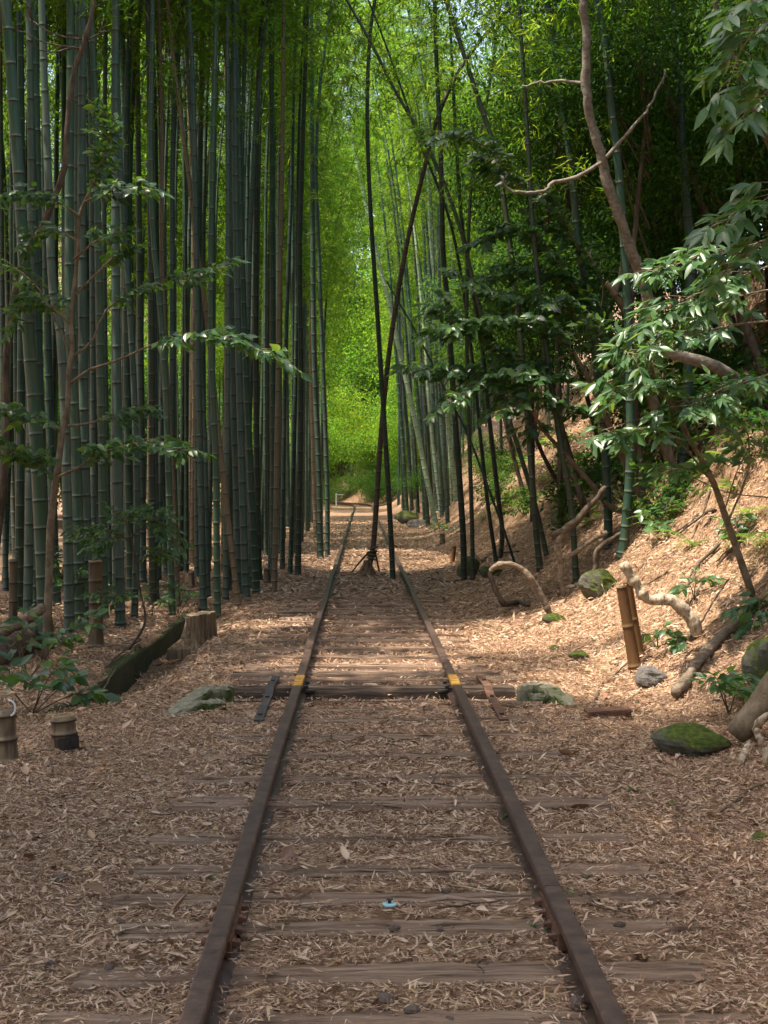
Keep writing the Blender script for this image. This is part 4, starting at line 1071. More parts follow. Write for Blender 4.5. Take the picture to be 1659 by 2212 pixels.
# low shrub by the ditch
base = G(276, 1407)
S = Shrub('camellia_shrub', 'low spreading glossy shrub growing above the ditch wall', 'shrub', base, 'camellia', 'bark_brown', 9, .075, (.2, -.4, .8))
Yb = base[1]
S.wood(np.vstack([base, PP([(313, 1345), (302, 1272), (291, 1206), (284, 1152)], Yb)]), .014, .006, 'stem')
for pix in ([(288, 1180), (250, 1150), (200, 1140), (175, 1150)], [(284, 1155), (320, 1135), (350, 1135), (372, 1160)], [(284, 1155), (270, 1125), (290, 1108)], [(286, 1160), (240, 1165), (210, 1175)], [(295, 1215), (330, 1195), (352, 1200)], [(286, 1160), (315, 1120), (335, 1105)]):
    p = S.wood(PP(pix, Yb, random.uniform(-.5, .3)), .006, .002, sides=5); S.spray(p, .2, 9, .26)
for pix in ([(300, 1265), (255, 1290), (215, 1285)], [(306, 1310), (340, 1270), (400, 1275)]):
    p = S.wood(PP(pix, Yb, random.uniform(-.3, .3)), .005, .002, sides=5); S.spray(p, .3, 5, .2)
S.finish()
# saplings at the left foreground
def sapling(base, tips, leaf, label, seed, n=7, ln=.22, kind='camellia', bark='bark_brown', name='sapling', dz=0):
    S = Shrub(name, label, 'plant', base, kind, bark, seed, leaf, (0, -.4, .85))
    for (a, b_) in tips:
        e = P(a, b_, base[1] + S.r.uniform(-.25, .25))
        m = (base + e) / 2 + np.array([S.r.normal(0, .05), 0, .06])
        p = S.wood(np.vstack([base, m, e]), .006, .002, 'stem', sides=5)
        S.spray(p, .45, n, ln, step=.06)
    return S.finish()
sapling(G(70, 1545), [(150, 1470), (60, 1475), (195, 1500), (20, 1460), (120, 1440)], .125, 'broad leaved dark sapling behind the burnt bamboo stump', 12, n=3, ln=.16)
sapling(G(60, 1470), [(110, 1375), (160, 1350), (60, 1330), (190, 1340)], .12, 'glossy sapling in front of the fallen log at left', 13, n=3, ln=.16)
sapling(G(160, 1350), [(150, 1190), (190, 1230), (130, 1240)], .085, 'young leafy sapling at the foot of the left grove', 14, n=6)
sapling(G(385, 1330), [(375, 1270), (405, 1290), (355, 1300)], .07, 'small leafy sapling just left of the rotten stump', 15, n=4, ln=.15)
sapling(G(330, 1330), [(310, 1290), (350, 1300)], .065, 'tiny green sapling above the ditch wall', 16, n=4, ln=.14)
sapling(G(255, 1330), [(230, 1285), (275, 1290), (250, 1270)], .07, 'bright young sapling beside the tall cut bamboo', 17, n=4, ln=.16)

# right camellia
base = G(1412, 1107); YB = base[1]
S = Shrub('camellia_tree', 'spreading dark camellia with forked tan stems on the right bank', 'shrub', base, 'camellia', 'bark_orange', 25, .13, (-.45, -.5, .75))
main = S.wood(np.vstack([base, PP([(1376, 1052), (1336, 968), (1311, 906), (1274, 826), (1240, 760)], YB, -.4)]), .055, .022, 'trunk')
S.wood(np.vstack([base, PP([(1325, 1099), (1274, 1041), (1219, 979), (1179, 935), (1150, 890)], YB, -.6)]), .042, .016, 'trunk')
for pix, dY, n, ln in (
        ([(1240, 760), (1180, 720), (1100, 690), (1010, 700), (960, 715)], -.6, 18, .40), ([(1150, 890), (1080, 830), (980, 800), (900, 795)], -.6, 18, .38), ([(1274, 826), (1290, 700), (1240, 620), (1150, 590), (1060, 600)], .2, 18, .42),
        ([(1240, 760), (1160, 790), (1080, 760), (990, 690), (935, 665)], -.2, 16, .40), ([(1290, 720), (1200, 660), (1100, 640), (1000, 610)], -.2, 16, .42), ([(1311, 906), (1240, 880), (1160, 860), (1080, 880)], -.6, 12, .36),
        ([(1311, 906), (1350, 830), (1330, 760), (1290, 690)], -.5, 12, .36), ([(1274, 826), (1200, 820), (1120, 800), (1020, 830), (960, 870)], -.8, 14, .36), ([(1290, 720), (1300, 600), (1240, 520), (1160, 480)], .4, 14, .42),
        ([(1240, 620), (1180, 540), (1100, 500), (1040, 520)], .2, 13, .40), ([(1250, 540), (1200, 450), (1120, 390), (1060, 370)], .2, 12, .40), ([(1120, 400), (1060, 330), (1000, 290), (930, 290)], -.3, 10, .36), ([(1179, 935), (1150, 920), (1120, 940)], -.2, 4, .25)):
    p = S.wood(PP(pix, YB - .4, dY), .014, .003, jit=.01, sides=5)
    S.spray(p, .12, n, ln, step=.05)
S.finish()
# laurel with long leaves, nearer
base = G(1626, 1290); YB = base[1]
S = Shrub('laurel_tree', 'laurel with long pale glossy leaves leaning out from the right bank', 'shrub', base, 'laurel', 'bark_orange', 31, .122, (-.45, -.45, .8))
S.wood(np.vstack([base, PP([(1572, 1130), (1540, 1040), (1500, 967), (1456, 887), (1419, 829), (1400, 760)], YB, -.5)]), .030, .010, 'trunk')
for pix, dY, n, ln in (
        ([(1700, 560), (1620, 590), (1540, 620), (1450, 660), (1385, 700)], -.3, 17, .34), ([(1700, 500), (1620, 530), (1540, 540), (1470, 570), (1420, 590)], -.2, 13, .34), ([(1700, 690), (1600, 700), (1500, 720), (1420, 740), (1345, 790)], -.5, 17, .34),
        ([(1500, 967), (1450, 860), (1400, 830), (1330, 850)], -.2, 12, .30), ([(1540, 1040), (1450, 940), (1380, 930), (1310, 935)], -.4, 12, .30), ([(1700, 800), (1620, 820), (1540, 850), (1480, 880)], -.4, 10, .32),
        ([(1456, 887), (1420, 800), (1360, 760)], .2, 8, .3), ([(1572, 1130), (1620, 1000), (1600, 900), (1560, 860)], .1, 9, .3), ([(1700, 620), (1600, 640), (1520, 680), (1450, 700)], .3, 11, .34), ([(1540, 1040), (1500, 1010), (1440, 1020)], -.1, 5, .26)):
    p = S.wood(PP(pix, YB - .3, dY), .009, .003, jit=.008, sides=5)
    S.spray(p, .2, n, ln, step=.05, whorl=True)
for pix in ([(1690, 955), (1600, 905), (1500, 860), (1380, 905), (1300, 930)], [(1659, 1075), (1560, 1060), (1440, 1000)], [(1560, 1120), (1600, 1000), (1659, 930)]):
    S.wood(PP(pix, YB, -.2), .006, .003, sides=5)
S.finish()
# overhanging laurel branch in the upper right corner
base = np.array([3.3, 8.6, H1(3.3, 8.6)])
S = Shrub('laurel_tree', 'nearest laurel whose leafy twigs hang in at the upper right corner', 'shrub', base, 'laurel', 'bark_orange', 37, .15, (-.4, -.4, .8))
S.wood(np.vstack([base, [3.2, 8.5, 2.4], P(1760, 300, 8.3), P(1740, 60, 8.2)]), .035, .015, 'trunk')
for pix, n in (([(1740, 60), (1690, 40), (1640, 60), (1600, 110), (1575, 180)], 9), ([(1755, 200), (1700, 180), (1640, 210), (1590, 270)], 8), ([(1760, 420), (1700, 400), (1640, 440), (1560, 480)], 9), ([(1760, 520), (1690, 500), (1630, 540), (1570, 590)], 8), ([(1745, -20), (1680, -20), (1600, 20)], 6)):
    p = S.wood(PP(pix, 8.3, -.4), .007, .0025, sides=5); S.spray(p, .3, n, .22, step=.05, whorl=True)
S.finish()
# grey leaning tree on the bank with its dead side branch
base = np.array([4.75, 15.6, H1(4.75, 15.6) - .1]); YB = 15.4
S = Shrub('leaning_tree', 'grey barked tree arching left from the bank, with a bare side branch', 'tree', base, 'camellia', 'bark_grey', 41, .10)
S.wood(np.vstack([base, PP([(1560, 800), (1440, 755), (1408, 680), (1390, 605), (1368, 554), (1347, 493), (1321, 420), (1299, 339), (1277, 255), (1265, 182), (1266, 73), (1259, 0), (1250, -150)], YB - .4, -.8)]), 13.5 * YB / F, 8 * YB / F, 'trunk', jit=.010, sides=10)
YB -= 1.0
S.wood(PP([(1298, 352), (1244, 383), (1194, 394), (1179, 412), (1140, 415), (1102, 412), (1084, 383)], YB, -.3), 4.6 * YB / F, 2.6 * YB / F, jit=.01)
S.wood(PP([(1310, 340), (1365, 277), (1405, 226), (1440, 150)], YB, .2), 4.5 * YB / F, 2 * YB / F, jit=.01)
S.wood(PP([(1265, 180), (1200, 175), (1130, 185)], YB, .3), 4 * YB / F, 2 * YB / F, jit=.01)
S.finish()
# a brown forked stem beside it
base = np.array([3.7, 16.4, H1(3.7, 16.4) - .1]); YB = 16.4
S = Shrub('forked_stem', 'bare forked reddish stem below the grey leaning tree', 'tree', base, 'camellia', 'bark_orange', 44)
S.wood(np.vstack([base, PP([(1380, 760), (1355, 680), (1325, 630), (1308, 610)], YB)]), .07, .04, 'trunk')
S.wood(PP([(1325, 632), (1340, 600), (1345, 555)], YB), .04, .02); S.finish()

# ------------------------------------------------------------------ rocks
def rock_mesh(seed, size, planes=11, nu=26, nv=16):
    r = np.random.default_rng(seed)
    th = np.linspace(0, 2 * np.pi, nu, endpoint=False); ph = np.linspace(0, np.pi, nv)
    d = np.array([[math.sin(p) * math.cos(t), math.sin(p) * math.sin(t), math.cos(p)] for p in ph[1:-1] for t in th])
    d = np.vstack([d, [0, 0, 1], [0, 0, -1]])
    rad = np.ones(len(d))
    for _ in range(planes):
        n = unit(r.normal(0, 1, 3)); h = r.uniform(.62, .95); c = d @ n
        rad = np.where(c > .05, np.minimum(rad, h / np.maximum(c, .05)), rad)
    k1 = r.normal(0, 3, (6, 3)); ph1 = r.uniform(0, 6, 6)
    rad = rad * (1 + .05 * np.sin(d @ k1.T + ph1).sum(1) / 2 + .035 * np.sin(d @ (k1.T * 2.7) + ph1 * 2).sum(1) / 2 + r.normal(0, .012, len(d)))
    v = d * rad[:, None] * np.array(size) / 2
    q, t = [], []
    m = nv - 2
    for i in range(m - 1):
        for j in range(nu):
            q.append((i * nu + j, i * nu + nu + j, i * nu + nu + (j + 1) % nu, i * nu + (j + 1) % nu))
    a, b = m * nu, m * nu + 1
    for j in range(nu):
        t.append((a, j, (j + 1) % nu)); t.append((b, (m - 1) * nu + (j + 1) % nu, (m - 1) * nu + j))
    return v, np.array(q), np.array(t)
def rock(px, py, size, mat, label, seed, sink=.3, rz=0, cat='rock', name='rock', tilt=0):
    g = G(px, py) if not isinstance(px, np.ndarray) else px
    v, q, t = rock_mesh(seed, size)
    o = put(name, mesh(name, v, [q, t], M[mat], None, False), None, Vector((g[0], g[1], g[2] + size[2] * (.5 - sink))))
    o.rotation_euler = (tilt, 0, rz); tag(o, label, cat)
    return o
rock(1405, 1478, (.24, .20, .19), 'grey_stone', 'bare grey boulder at the foot of the split stake', 3, .25)
rock(1250, 1424, (.20, .16, .10), 'moss_stone', 'small bright mossy stone in the sunlit leaves', 5, .3)
rock(1198, 1402, (.10, .09, .06), 'moss_stone', 'smallest pale mossy stone behind the sunlit one', 6, .3)
rock(1490, 1625, (.46, .34, .24), 'moss_stone', 'large mossy boulder at the lower right edge of the bed', 8, .3, rz=-.3)
rock(1196, 1345, (.26, .2, .14), 'moss_stone', 'dark mossy stone at the foot of the arched vine', 9, .3)
rock(1292, 1285, (.42, .38, .36), 'moss_stone', 'mossy boulder among the twisted vines', 10, .25)
rock(1012, 1242, (.40, .34, .45), 'moss_stone', 'mossy block behind the close bamboo pair', 11, .2)
rock(1060, 1245, (.42, .3, .2), 'moss_stone', 'low dark mossy stone beside the close bamboo pair', 12, .2)
rock(880, 1128, (1.0, .8, .6), 'moss_stone', 'far mossy rock at the foot of the bamboo clump', 14, .25)
rock(905, 1138, (.9, .7, .35), 'grey_stone', 'flat far rock beside the mossy one', 15, .25)
rock(1650, 1470, (.30, .3, .42), 'moss_stone', 'mossy stone at the right edge above the cut log', 17, .3)
rock(1215, 1130, (.4, .35, .4), 'moss_stone', 'mossy hump on the bank behind the dark bamboo', 18, .3)
rock(1640, 1815, (.10, .09, .05), 'moss_stone', 'small mossy stone at the right edge of the near leaves', 19, .35)
# pebbles
PEB = [rock_mesh(300 + k, (1, .8, .6), 6, 9, 6) for k in range(5)]
PEBM = [mesh('pebble', v, [q, t], M['pebble'], None, False) for v, q, t in PEB]
rp = np.random.default_rng(55)
def pebble(x, y, s, label='small brown pebble lying among the dry leaves', group='pebbles on the track bed'):
    o = put('pebble', PEBM[int(rp.integers(0, 5))], None, Vector((x, y, H1(x, y) + .15 * s)))
    o.scale = (s, s * rp.uniform(.8, 1.1), s * rp.uniform(.7, 1)); o.rotation_euler = (rp.normal(0, .2), rp.normal(0, .2), rp.uniform(0, 6)); tag(o, label, 'pebble', group)
for k in range(40):
    y = rp.uniform(3.9, 9.5); x = rp.uniform(-.26 * y, .27 * y)
    if abs(abs(x) - GAUGE) < .09: x += .2
    pebble(x, y, rp.uniform(.022, .055))
for px, py, s, lab in ((830, 2172, .085, 'flat brown stone between the nearest sleepers'), (1252, 2185, .10, 'rough brown stone against the right rail at the bottom'), (135, 1905, .07, 'dark stone lying left of the near sleepers'), (890, 2195, .07, 'smooth grey brown stone at the bottom centre'), (1228, 2085, .06, 'round stone by the inner side of the right rail')):
    g = G(px, py); pebble(g[0], g[1], s, lab, None)

# ------------------------------------------------------------------ cut bamboo, stakes, stumps
def cut_bamboo(base, top, width, mat, label, Yoff=0, name='bamboo_stump', cat='stump', lift=None, node=.16, slant=0.0, dY=0):
    b = G(*base); b[2] -= .05
    e = P(top[0], top[1], b[1] + dY)
    r0 = width * b[1] / F / 2
    root = thing(name, label, cat, b)
    cv = spline([np.zeros(3), (e - b) * .5, e - b], 12)
    ax = unit((e - b)); L = np.linalg.norm(e - b)
    me, _ = culm_mesh(cv, r0 * 1.02, r0 * .97, 14, node, node * 1.25)
    # open the top: drop the end cap and add an inner wall and floor
    c = put('culm', me, root); setmat(c, M[mat])
    x = unit(np.cross(ax, [0, 1, 0.2])); y = np.cross(ax, x)
    th = np.linspace(0, 2 * np.pi, 14, endpoint=False)
    ring = lambda rr, h: (e - b) + ax * h + np.outer(np.cos(th), x) * rr + np.outer(np.sin(th), y) * rr
    jag = RNG.uniform(0, .006, 14)
    v = np.vstack([ring(r0 * .985, .0), ring(r0 * .985, .012) + ax * jag[:, None], ring(r0 * .80, .012) + ax * jag[:, None], ring(r0 * .78, .002)])
    k = np.arange(14); k2 = (k + 1) % 14
    q = np.vstack([np.stack([i * 14 + k, i * 14 + k2, (i + 1) * 14 + k2, (i + 1) * 14 + k], 1) for i in range(3)])
    put('cut_rim', MB().add(v, q).mesh('cut_rim', M['cut_wood'], smoothed=False), root)
    return root
st = cut_bamboo((142, 1624), (136, 1549), 52, 'stub', 'short cut bamboo stump with a burnt black foot, left foreground', node=.10)
w_ = 52 * st.location.y / F / 2
M['burnt'] = wood_mat('charred_bamboo', [(.3, (.012, .010, .009)), (.55, (.03, .024, .02)), (.8, (.10, .075, .05))], (14, 14, 5))
burnt = put('burnt_band', MB().tube([(0, 0, .0), (-.001, 0, .06), (-.003, 0, .135), (-.004, 0, .15)], [w_ * 1.22, w_ * 1.16, w_ * 1.12, w_ * 1.02], 14, cap=False).mesh('burnt_band', M['burnt']), st)
burnt["label"] = "charred black lower half of the stump"
cut_bamboo((10, 1650), (5, 1502), 54, 'stub', 'pale cut bamboo post at the left picture edge', node=.14)
cut_bamboo((208, 1398), (206, 1214), 30, 'stub', 'tall cut bamboo post left of the ditch wall', node=.22)
cut_bamboo((28, 1345), (29, 1194), 18, 'stub', 'thin cut bamboo post at the far left behind the log', node=.22)
cut_bamboo((278, 1292), (281, 1192), 24, 'stub', 'brown cut bamboo post behind the low glossy shrub', node=.2)
cut_bamboo((415, 1268), (412, 1215), 13, 'stub', 'short brown cut bamboo in the middle of the left grove', node=.2)
cut_bamboo((578, 1258), (576, 1210), 14, 'stub', 'cut bamboo stub with a pale top at the left grove\'s edge', node=.2)
cut_bamboo((1374, 1444), (1343, 1268), 25, 'stake', 'split brown bamboo stake leaning beside the grey boulder', name='bamboo_stake', cat='stake', node=.3, dY=.05)
cut_bamboo((1384, 1418), (1351, 1229), 20, 'stake', 'darker bamboo stake standing just behind the split one', name='bamboo_stake', cat='stake', node=.3)
cut_bamboo((976, 1216), (983, 1163), 10, 'stake', 'short leaning brown stake left of the close bamboo pair', name='bamboo_stake', cat='stake', node=.3)
cut_bamboo((956, 1174), (955, 1152), 11, 'stub', 'stubby pale bamboo stump farther along the right side', node=.2)
cut_bamboo((1110, 1181), (1111, 1152), 8, 'stake', 'small brown stake on the bank behind the bamboo', name='bamboo_stake', cat='stake', node=.3)
cut_bamboo((828, 1243), (829, 1231), 11, 'stub', 'tiny dark bamboo stub between the rails by the leaning bamboo', node=.2)
cut_bamboo((706, 1140), (706, 1131), 7, 'stub', 'tiny brown stub at the far left edge of the track', node=.2)
# white loop on the left post
g = P(20, 1530, G(10, 1650)[1] - .12)
a = np.linspace(-1.3, 1.6, 12)
o = put('white_loop', MB().tube(np.stack([np.cos(a) * .035, 0 * a, np.sin(a) * .045], 1), .006, 6).mesh('white_loop', M['white']), None, Vector(g)); tag(o, 'small white loop on the cut bamboo post at the left edge', 'loop')

# rotten stump
g = G(432, 1398)
rs = np.random.default_rng(4)
nu = 30; th = np.linspace(0, 2 * np.pi, nu, endpoint=False)
lob = 1 + .10 * np.sin(3 * th + 1) + .07 * np.sin(7 * th) + rs.normal(0, .03, nu)
v = []
hs = [-.1, 0, .05, .12, .2, .28, .335, .345]
for i, h in enumerate(hs):
    fl = 1.0 + .30 * math.exp(-max(0, h) / .07)
    rr_ = .148 * lob * fl * (1 + rs.normal(0, .025, nu))
    rootl = .20 * np.exp(-((np.angle(np.exp(1j * (th - 3.7)))) / .3) ** 2) * math.exp(-max(0, h) / .12)
    v.append(np.stack([np.cos(th) * (rr_ + rootl), np.sin(th) * (rr_ + rootl), np.full(nu, h) + (rs.normal(0, .006, nu) if i > 4 else 0) + .02 * np.cos(th - .4) * (h > .1)], 1))
v = np.vstack(v); m = len(hs); i = np.arange(m - 1)[:, None] * nu; j = np.arange(nu)[None, :]; j2 = (j + 1) % nu
q = np.stack([i + j, i + j2, i + nu + j2, i + nu + j], -1).reshape(-1, 4)
root = thing('tree_stump', 'rotten brown tree stump with a flat cut top beside the ditch', 'stump', g)
put('trunk', MB().add(v, q).mesh('trunk', M['stump'], smoothed=False), root)
top = v[-nu:] * np.array([.97, .97, 1]) + np.array([0, 0, .004])
put('cut_face', MB().add(np.vstack([top, top.mean(0)]), None, [[nu, k, (k + 1) % nu] for k in range(nu)]).mesh('cut_face', M['cut_wood'], smoothed=False), root)

# ------------------------------------------------------------------ brown bamboo's lashing and props
def on_culm(h):
    return np.array([P(px, py, bl[1]) for px, py in ((801, 1212 - h), )])[0]
for k, (px, py) in enumerate(((806, 1184), (805, 1192), (803, 1200), (802, 1206))):
    c = P(px, py, bl[1]); a = np.linspace(0, 2 * np.pi, 16)
    ringp = np.stack([c[0] + np.cos(a) * .072, c[1] + np.sin(a) * .072, c[2] + .02 * np.cos(a + k)], 1)
    o = put('rope', MB().tube(ringp, .016, 6).mesh('rope', M['rope'], bl), brown)
for k, (a, b_, lab) in enumerate((((760, 1236), (797, 1192), 'thin dark prop stick left of the leaning bamboo\'s foot'), ((820, 1238), (810, 1192), 'thin dark prop stick right of the leaning bamboo\'s foot'))):
    g0 = G(*a); e = P(b_[0], b_[1], bl[1] - .05)
    o = put('prop_stick', MB().tube(spline([g0, (g0 + e) / 2 + np.array([0, 0, .01]), e], 8), np.linspace(.014, .018, 8), 6).mesh('prop_stick', M['dark_wood'], g0), None, Vector(g0)); tag(o, lab, 'stick')
th = np.linspace(0, 2 * np.pi, 22, endpoint=False); v = []
for h, rr_ in ((-.08, .24), (.0, .20), (.04, .155), (.09, .12), (.16, .092), (.26, .074)):
    c = bl + (P(800, 1212, bl[1]) - bl) * max(0, h) / .45
    k_ = rr_ * (1 + .16 * np.sin(5 * th + 1) * (rr_ > .1) + RNG.normal(0, .04, 22))
    v.append(np.stack([c[0] + np.cos(th) * k_, c[1] + np.sin(th) * k_, np.full(22, bl[2] + h)], 1))
i = np.arange(5)[:, None] * 22; j = np.arange(22)[None, :]; j2 = (j + 1) % 22
put('root_flare', MB().add(np.vstack(v), np.stack([i + j, i + j2, i + 22 + j2, i + 22 + j], -1).reshape(-1, 4)).mesh('root_flare', M['stump'], bl, False), brown)

# ------------------------------------------------------------------ vines, logs, dead wood on the right
def wood_path(name, pix, w0, w1, mat, label, cat, Y=None, ground=(), lift=.0, jit=.0035, sides=10, dY=0, n=None):
    pts = []
    Y0 = Y
    for k, (px, py) in enumerate(pix):
        if k in ground or Y0 is None and k == 0:
            g = G(px, py); p = g + np.array([0, 0, lift])
            if Y0 is None: Y0 = g[1]
        else: p = P(px, py, Y0 + dY * k / len(pix))
        pts.append(p)
    p = spline(pts, n or 9 * len(pts)); p = p + np.stack([np.convolve(RNG.normal(0, jit * 2.6, len(p) + 4), np.ones(5) / 5, 'valid') for _ in range(3)], 1)
    Ym = p[:, 1].mean(); nn = len(p)
    nz = np.convolve(RNG.normal(0, .22, nn + 8), np.ones(9) / 9, 'valid')[:nn]
    rad = np.linspace(w0, w1, nn) * Ym / F / 2 * (1 + nz)
    c = p[0].copy()
    for _ in range(max(1, nn // 9)):
        q_ = int(RNG.integers(2, nn - 2)); g_ = RNG.uniform(.10, .25); rad *= 1 + g_ * np.exp(-((np.arange(nn) - q_) / 1.6) ** 2)
    rad[-1] *= .75; rad[0] *= .9
    b = MB().tube(p, rad, sides)
    ctr = np.vstack([np.repeat(p, sides, 0), p[:1], p[-1:]])
    b.v[0] = ctr + (b.v[0] - ctr) * (1 + np.append(np.repeat(np.convolve(RNG.normal(0, .10, len(p) + 2), np.ones(3) / 3, 'valid'), sides) * np.tile(RNG.uniform(.4, 1.4, sides), len(p)), [0, 0])[:, None])
    o = put(name, b.mesh(name, M[mat], c), None, Vector(c)); tag(o, label, cat)
    return o
GA = lambda pix: tuple(range(len(pix)))
wood_path('vine', [(1192, 1345), (1184, 1316), (1165, 1279), (1139, 1239), (1110, 1220), (1077, 1221), (1057, 1235)], 13.5, 11, 'vine', 'thick grey vine arching out of the leaves at the bank\'s foot', 'vine')
wood_path('vine', [(1140, 1312), (1118, 1306), (1090, 1303), (1070, 1275), (1057, 1236)], 11, 10, 'bark_brown', 'dark brown vine loop hanging under the grey arch', 'vine', ground=(0, 1), lift=.03)
wood_path('vine', [(1222, 1288), (1210, 1255), (1212, 1215), (1203, 1180), (1222, 1140), (1250, 1120)], 12, 9, 'vine', 'twisted grey vine climbing beside the dark bamboo on the bank', 'vine')
wood_path('vine', [(1203, 1180), (1212, 1205), (1240, 1195), (1280, 1165), (1312, 1150)], 12.5, 9, 'vine', 'grey vine crossing sideways in front of the bank bamboo', 'vine', Y=G(1222, 1288)[1])
wood_path('vine', [(1270, 1262), (1286, 1225), (1290, 1190), (1320, 1165), (1345, 1150)], 13, 8, 'bark_brown', 'knotted brown root rising above the mossy boulder', 'vine')
wood_path('fallen_log', [(1190, 1155), (1230, 1140), (1280, 1085), (1310, 1050)], 15, 11, 'bark_brown', 'dark log propped diagonally across the bank bamboo', 'log', Y=G(1222, 1288)[1])
wood_path('fallen_branch', [(1505, 1375), (1490, 1332), (1455, 1300), (1425, 1296), (1398, 1292), (1372, 1258), (1343, 1213)], 27, 20, 'bleached', 'bleached crooked branch jutting out over the sunlit bank', 'branch')
wood_path('fallen_log', [(1459, 1515), (1490, 1470), (1530, 1420), (1575, 1375), (1612, 1340)], 21, 28, 'vine', 'bare fallen trunk lying diagonally up the right bank', 'log', ground=(0, 1, 2, 3, 4), lift=.05)
wood_path('fallen_log', [(1588, 1592), (1620, 1555), (1665, 1500), (1700, 1450)], 54, 62, 'bark_orange', 'thick cut log sliding in from the right picture edge', 'log', Y=7.9, sides=16, jit=.001, n=9)
wood_path('root', [(1600, 1655), (1625, 1600), (1640, 1560), (1690, 1530)], 12, 16, 'bleached', 'pale root hanging down behind the large mossy boulder', 'root', ground=(0, 1), lift=.03)
wood_path('root', [(1655, 1660), (1650, 1610), (1630, 1575)], 12, 12, 'bleached', 'pale root right of the large mossy boulder', 'root', ground=(0,), lift=.02)
wood_path('fallen_log', [(-15, 1440), (40, 1415), (100, 1375)], 52, 44, 'bark_brown', 'thick dark log lying in the left undergrowth', 'log', ground=(0, 1, 2), lift=.10, sides=14)
wood_path('fallen_log', [(-20, 1378), (40, 1345), (95, 1312)], 26, 22, 'vine', 'pale slender log resting above the dark one at left', 'log', Y=12.6, sides=10)
wood_path('fallen_pole', [(962, 1092), (980, 1070), (1000, 1058)], 8, 8, 'vine', 'grey pole lying across the far bank by the bamboo clump', 'pole', ground=(0,), lift=.2)
wood_path('fallen_branch', [(1280, 1520), (1310, 1475), (1355, 1440)], 5, 3, 'bark_brown', 'thin brown branch on the leaves behind the right kerb', 'branch', ground=(0, 1, 2), lift=.01)
wood_path('fallen_branch', [(1540, 1520), (1580, 1490), (1625, 1455)], 8, 5, 'vine', 'short tan branch beside the bare fallen trunk', 'branch', ground=(0, 1, 2), lift=.02)
wood_path('fallen_branch', [(228, 1450), (262, 1420), (305, 1390)], 5, 3, 'bark_brown', 'thin stick leaning over the ditch wall', 'branch', ground=(0, 1, 2), lift=.04)
wood_path('fallen_branch', [(205, 1525), (255, 1500), (305, 1465)], 5, 3, 'bark_brown', 'dark stick lying in front of the ditch wall', 'branch', ground=(0, 1, 2), lift=.01)
wood_path('fallen_branch', [(1560, 1760), (1620, 1715), (1680, 1690)], 5, 4, 'bark_brown', 'bent twig at the right edge below the large boulder', 'branch', ground=(0, 1, 2), lift=.012)
wood_path('fallen_branch', [(925, 1250), (960, 1258), (1000, 1255)], 4, 3, 'dark_wood', 'dark stick lying right of the track by the bamboo pair', 'branch', ground=(0, 1, 2), lift=.02)
wood_path('fallen_branch', [(1020, 1190), (1040, 1215), (1060, 1200), (1120, 1195)], 6, 4, 'bark_brown', 'brown bent branch behind the close bamboo pair', 'branch', ground=(0, 1, 2, 3), lift=.03)
wood_path('fallen_branch', [(1480, 1395), (1515, 1340), (1560, 1270), (1575, 1250)], 5, 3, 'vine', 'thin grey branch leaning up the bank by the bleached one', 'branch', ground=(0,))
wood_path('fallen_branch', [(1290, 1310), (1305, 1285), (1300, 1262)], 3, 2, 'bleached', 'thin curved twig left of the split stake', 'branch', ground=(0,))
# bare roots and stems hanging on the bank
rb = np.random.default_rng(19)
for k in range(16):
    px, py = rb.uniform(1400, 1650), rb.uniform(950, 1280)
    L = rb.uniform(40, 130); a = rb.uniform(.5, 1.3)
    pix = [(px, py), (px - L * .5 * math.cos(a) + rb.normal(0, 8), py + L * .5 * math.sin(a)), (px - L * math.cos(a), py + L * math.sin(a))]
    wood_path('root', pix, rb.uniform(4, 8), 3, rb.choice(['bark_orange', 'bark_brown', 'vine']), 'bare thin root trailing down the leafy right bank', 'root', ground=(0, 1, 2), lift=.03, sides=6)["group"] = 'roots on the right bank'
# rusted iron channel
g = G(1313, 1548)
b = MB().box((0, 0, .03), (.30, .09, .012), jit=.004).box((0, -.04, .012), (.29, .012, .045), jit=.004).box((.14, .02, .02), (.035, .14, .012), jit=.004)
o = put('iron_channel', b.mesh('iron_channel', M['rust'], smoothed=False), None, Vector((g[0], g[1], g[2] + .015))); o.rotation_euler = (.1, -.06, .12); tag(o, 'rusted broken iron channel lying right of the kerbs', 'iron piece')
# blue washer and its nail
g = at_z(841, 1953, .03)
root = thing('washer_nail', 'light blue washer held by a black nail on a near sleeper', 'washer', g)
put('washer', MB().tube([(0, 0, -.004), (0, 0, .002), (0, 0, .004)], [.026, .026, .020], 18).mesh('washer', M['blue'], smoothed=False), root)
put('nail', MB().tube([(0, 0, 0), (.002, 0, .016)], .006, 8).tube([(.002, 0, .016), (.002, 0, .021)], .013, 10).mesh('nail', M['dark_iron'], smoothed=False), root)
# twigs
tw_g = 'thin twigs on the leaf litter'
for k in range(26):
    y = rb.uniform(4.1, 10); x = rb.uniform(-.25 * y, .26 * y)
    if abs(abs(x) - GAUGE) < .12: x *= .5
    L = rb.uniform(.10, .30); a = rb.uniform(0, 6.28)
    p = np.array([[t * L * math.cos(a), t * L * math.sin(a), 0] for t in np.linspace(-.5, .5, 7)]) + rb.normal(0, .006, (7, 3)) * np.array([1, 1, .4])
    p[:, 2] += np.array([H1(x + q[0], y + q[1]) for q in p]) + .026 - H1(x, y)
    o = put('twig', MB().tube(p, np.linspace(.0045, .002, 7), 5).mesh('twig', M['bark_brown'] if k % 3 else M['bleached']), None, Vector((x, y, H1(x, y)))); tag(o, 'thin dry twig lying on the leaf litter near the camera', 'twig', tw_g)
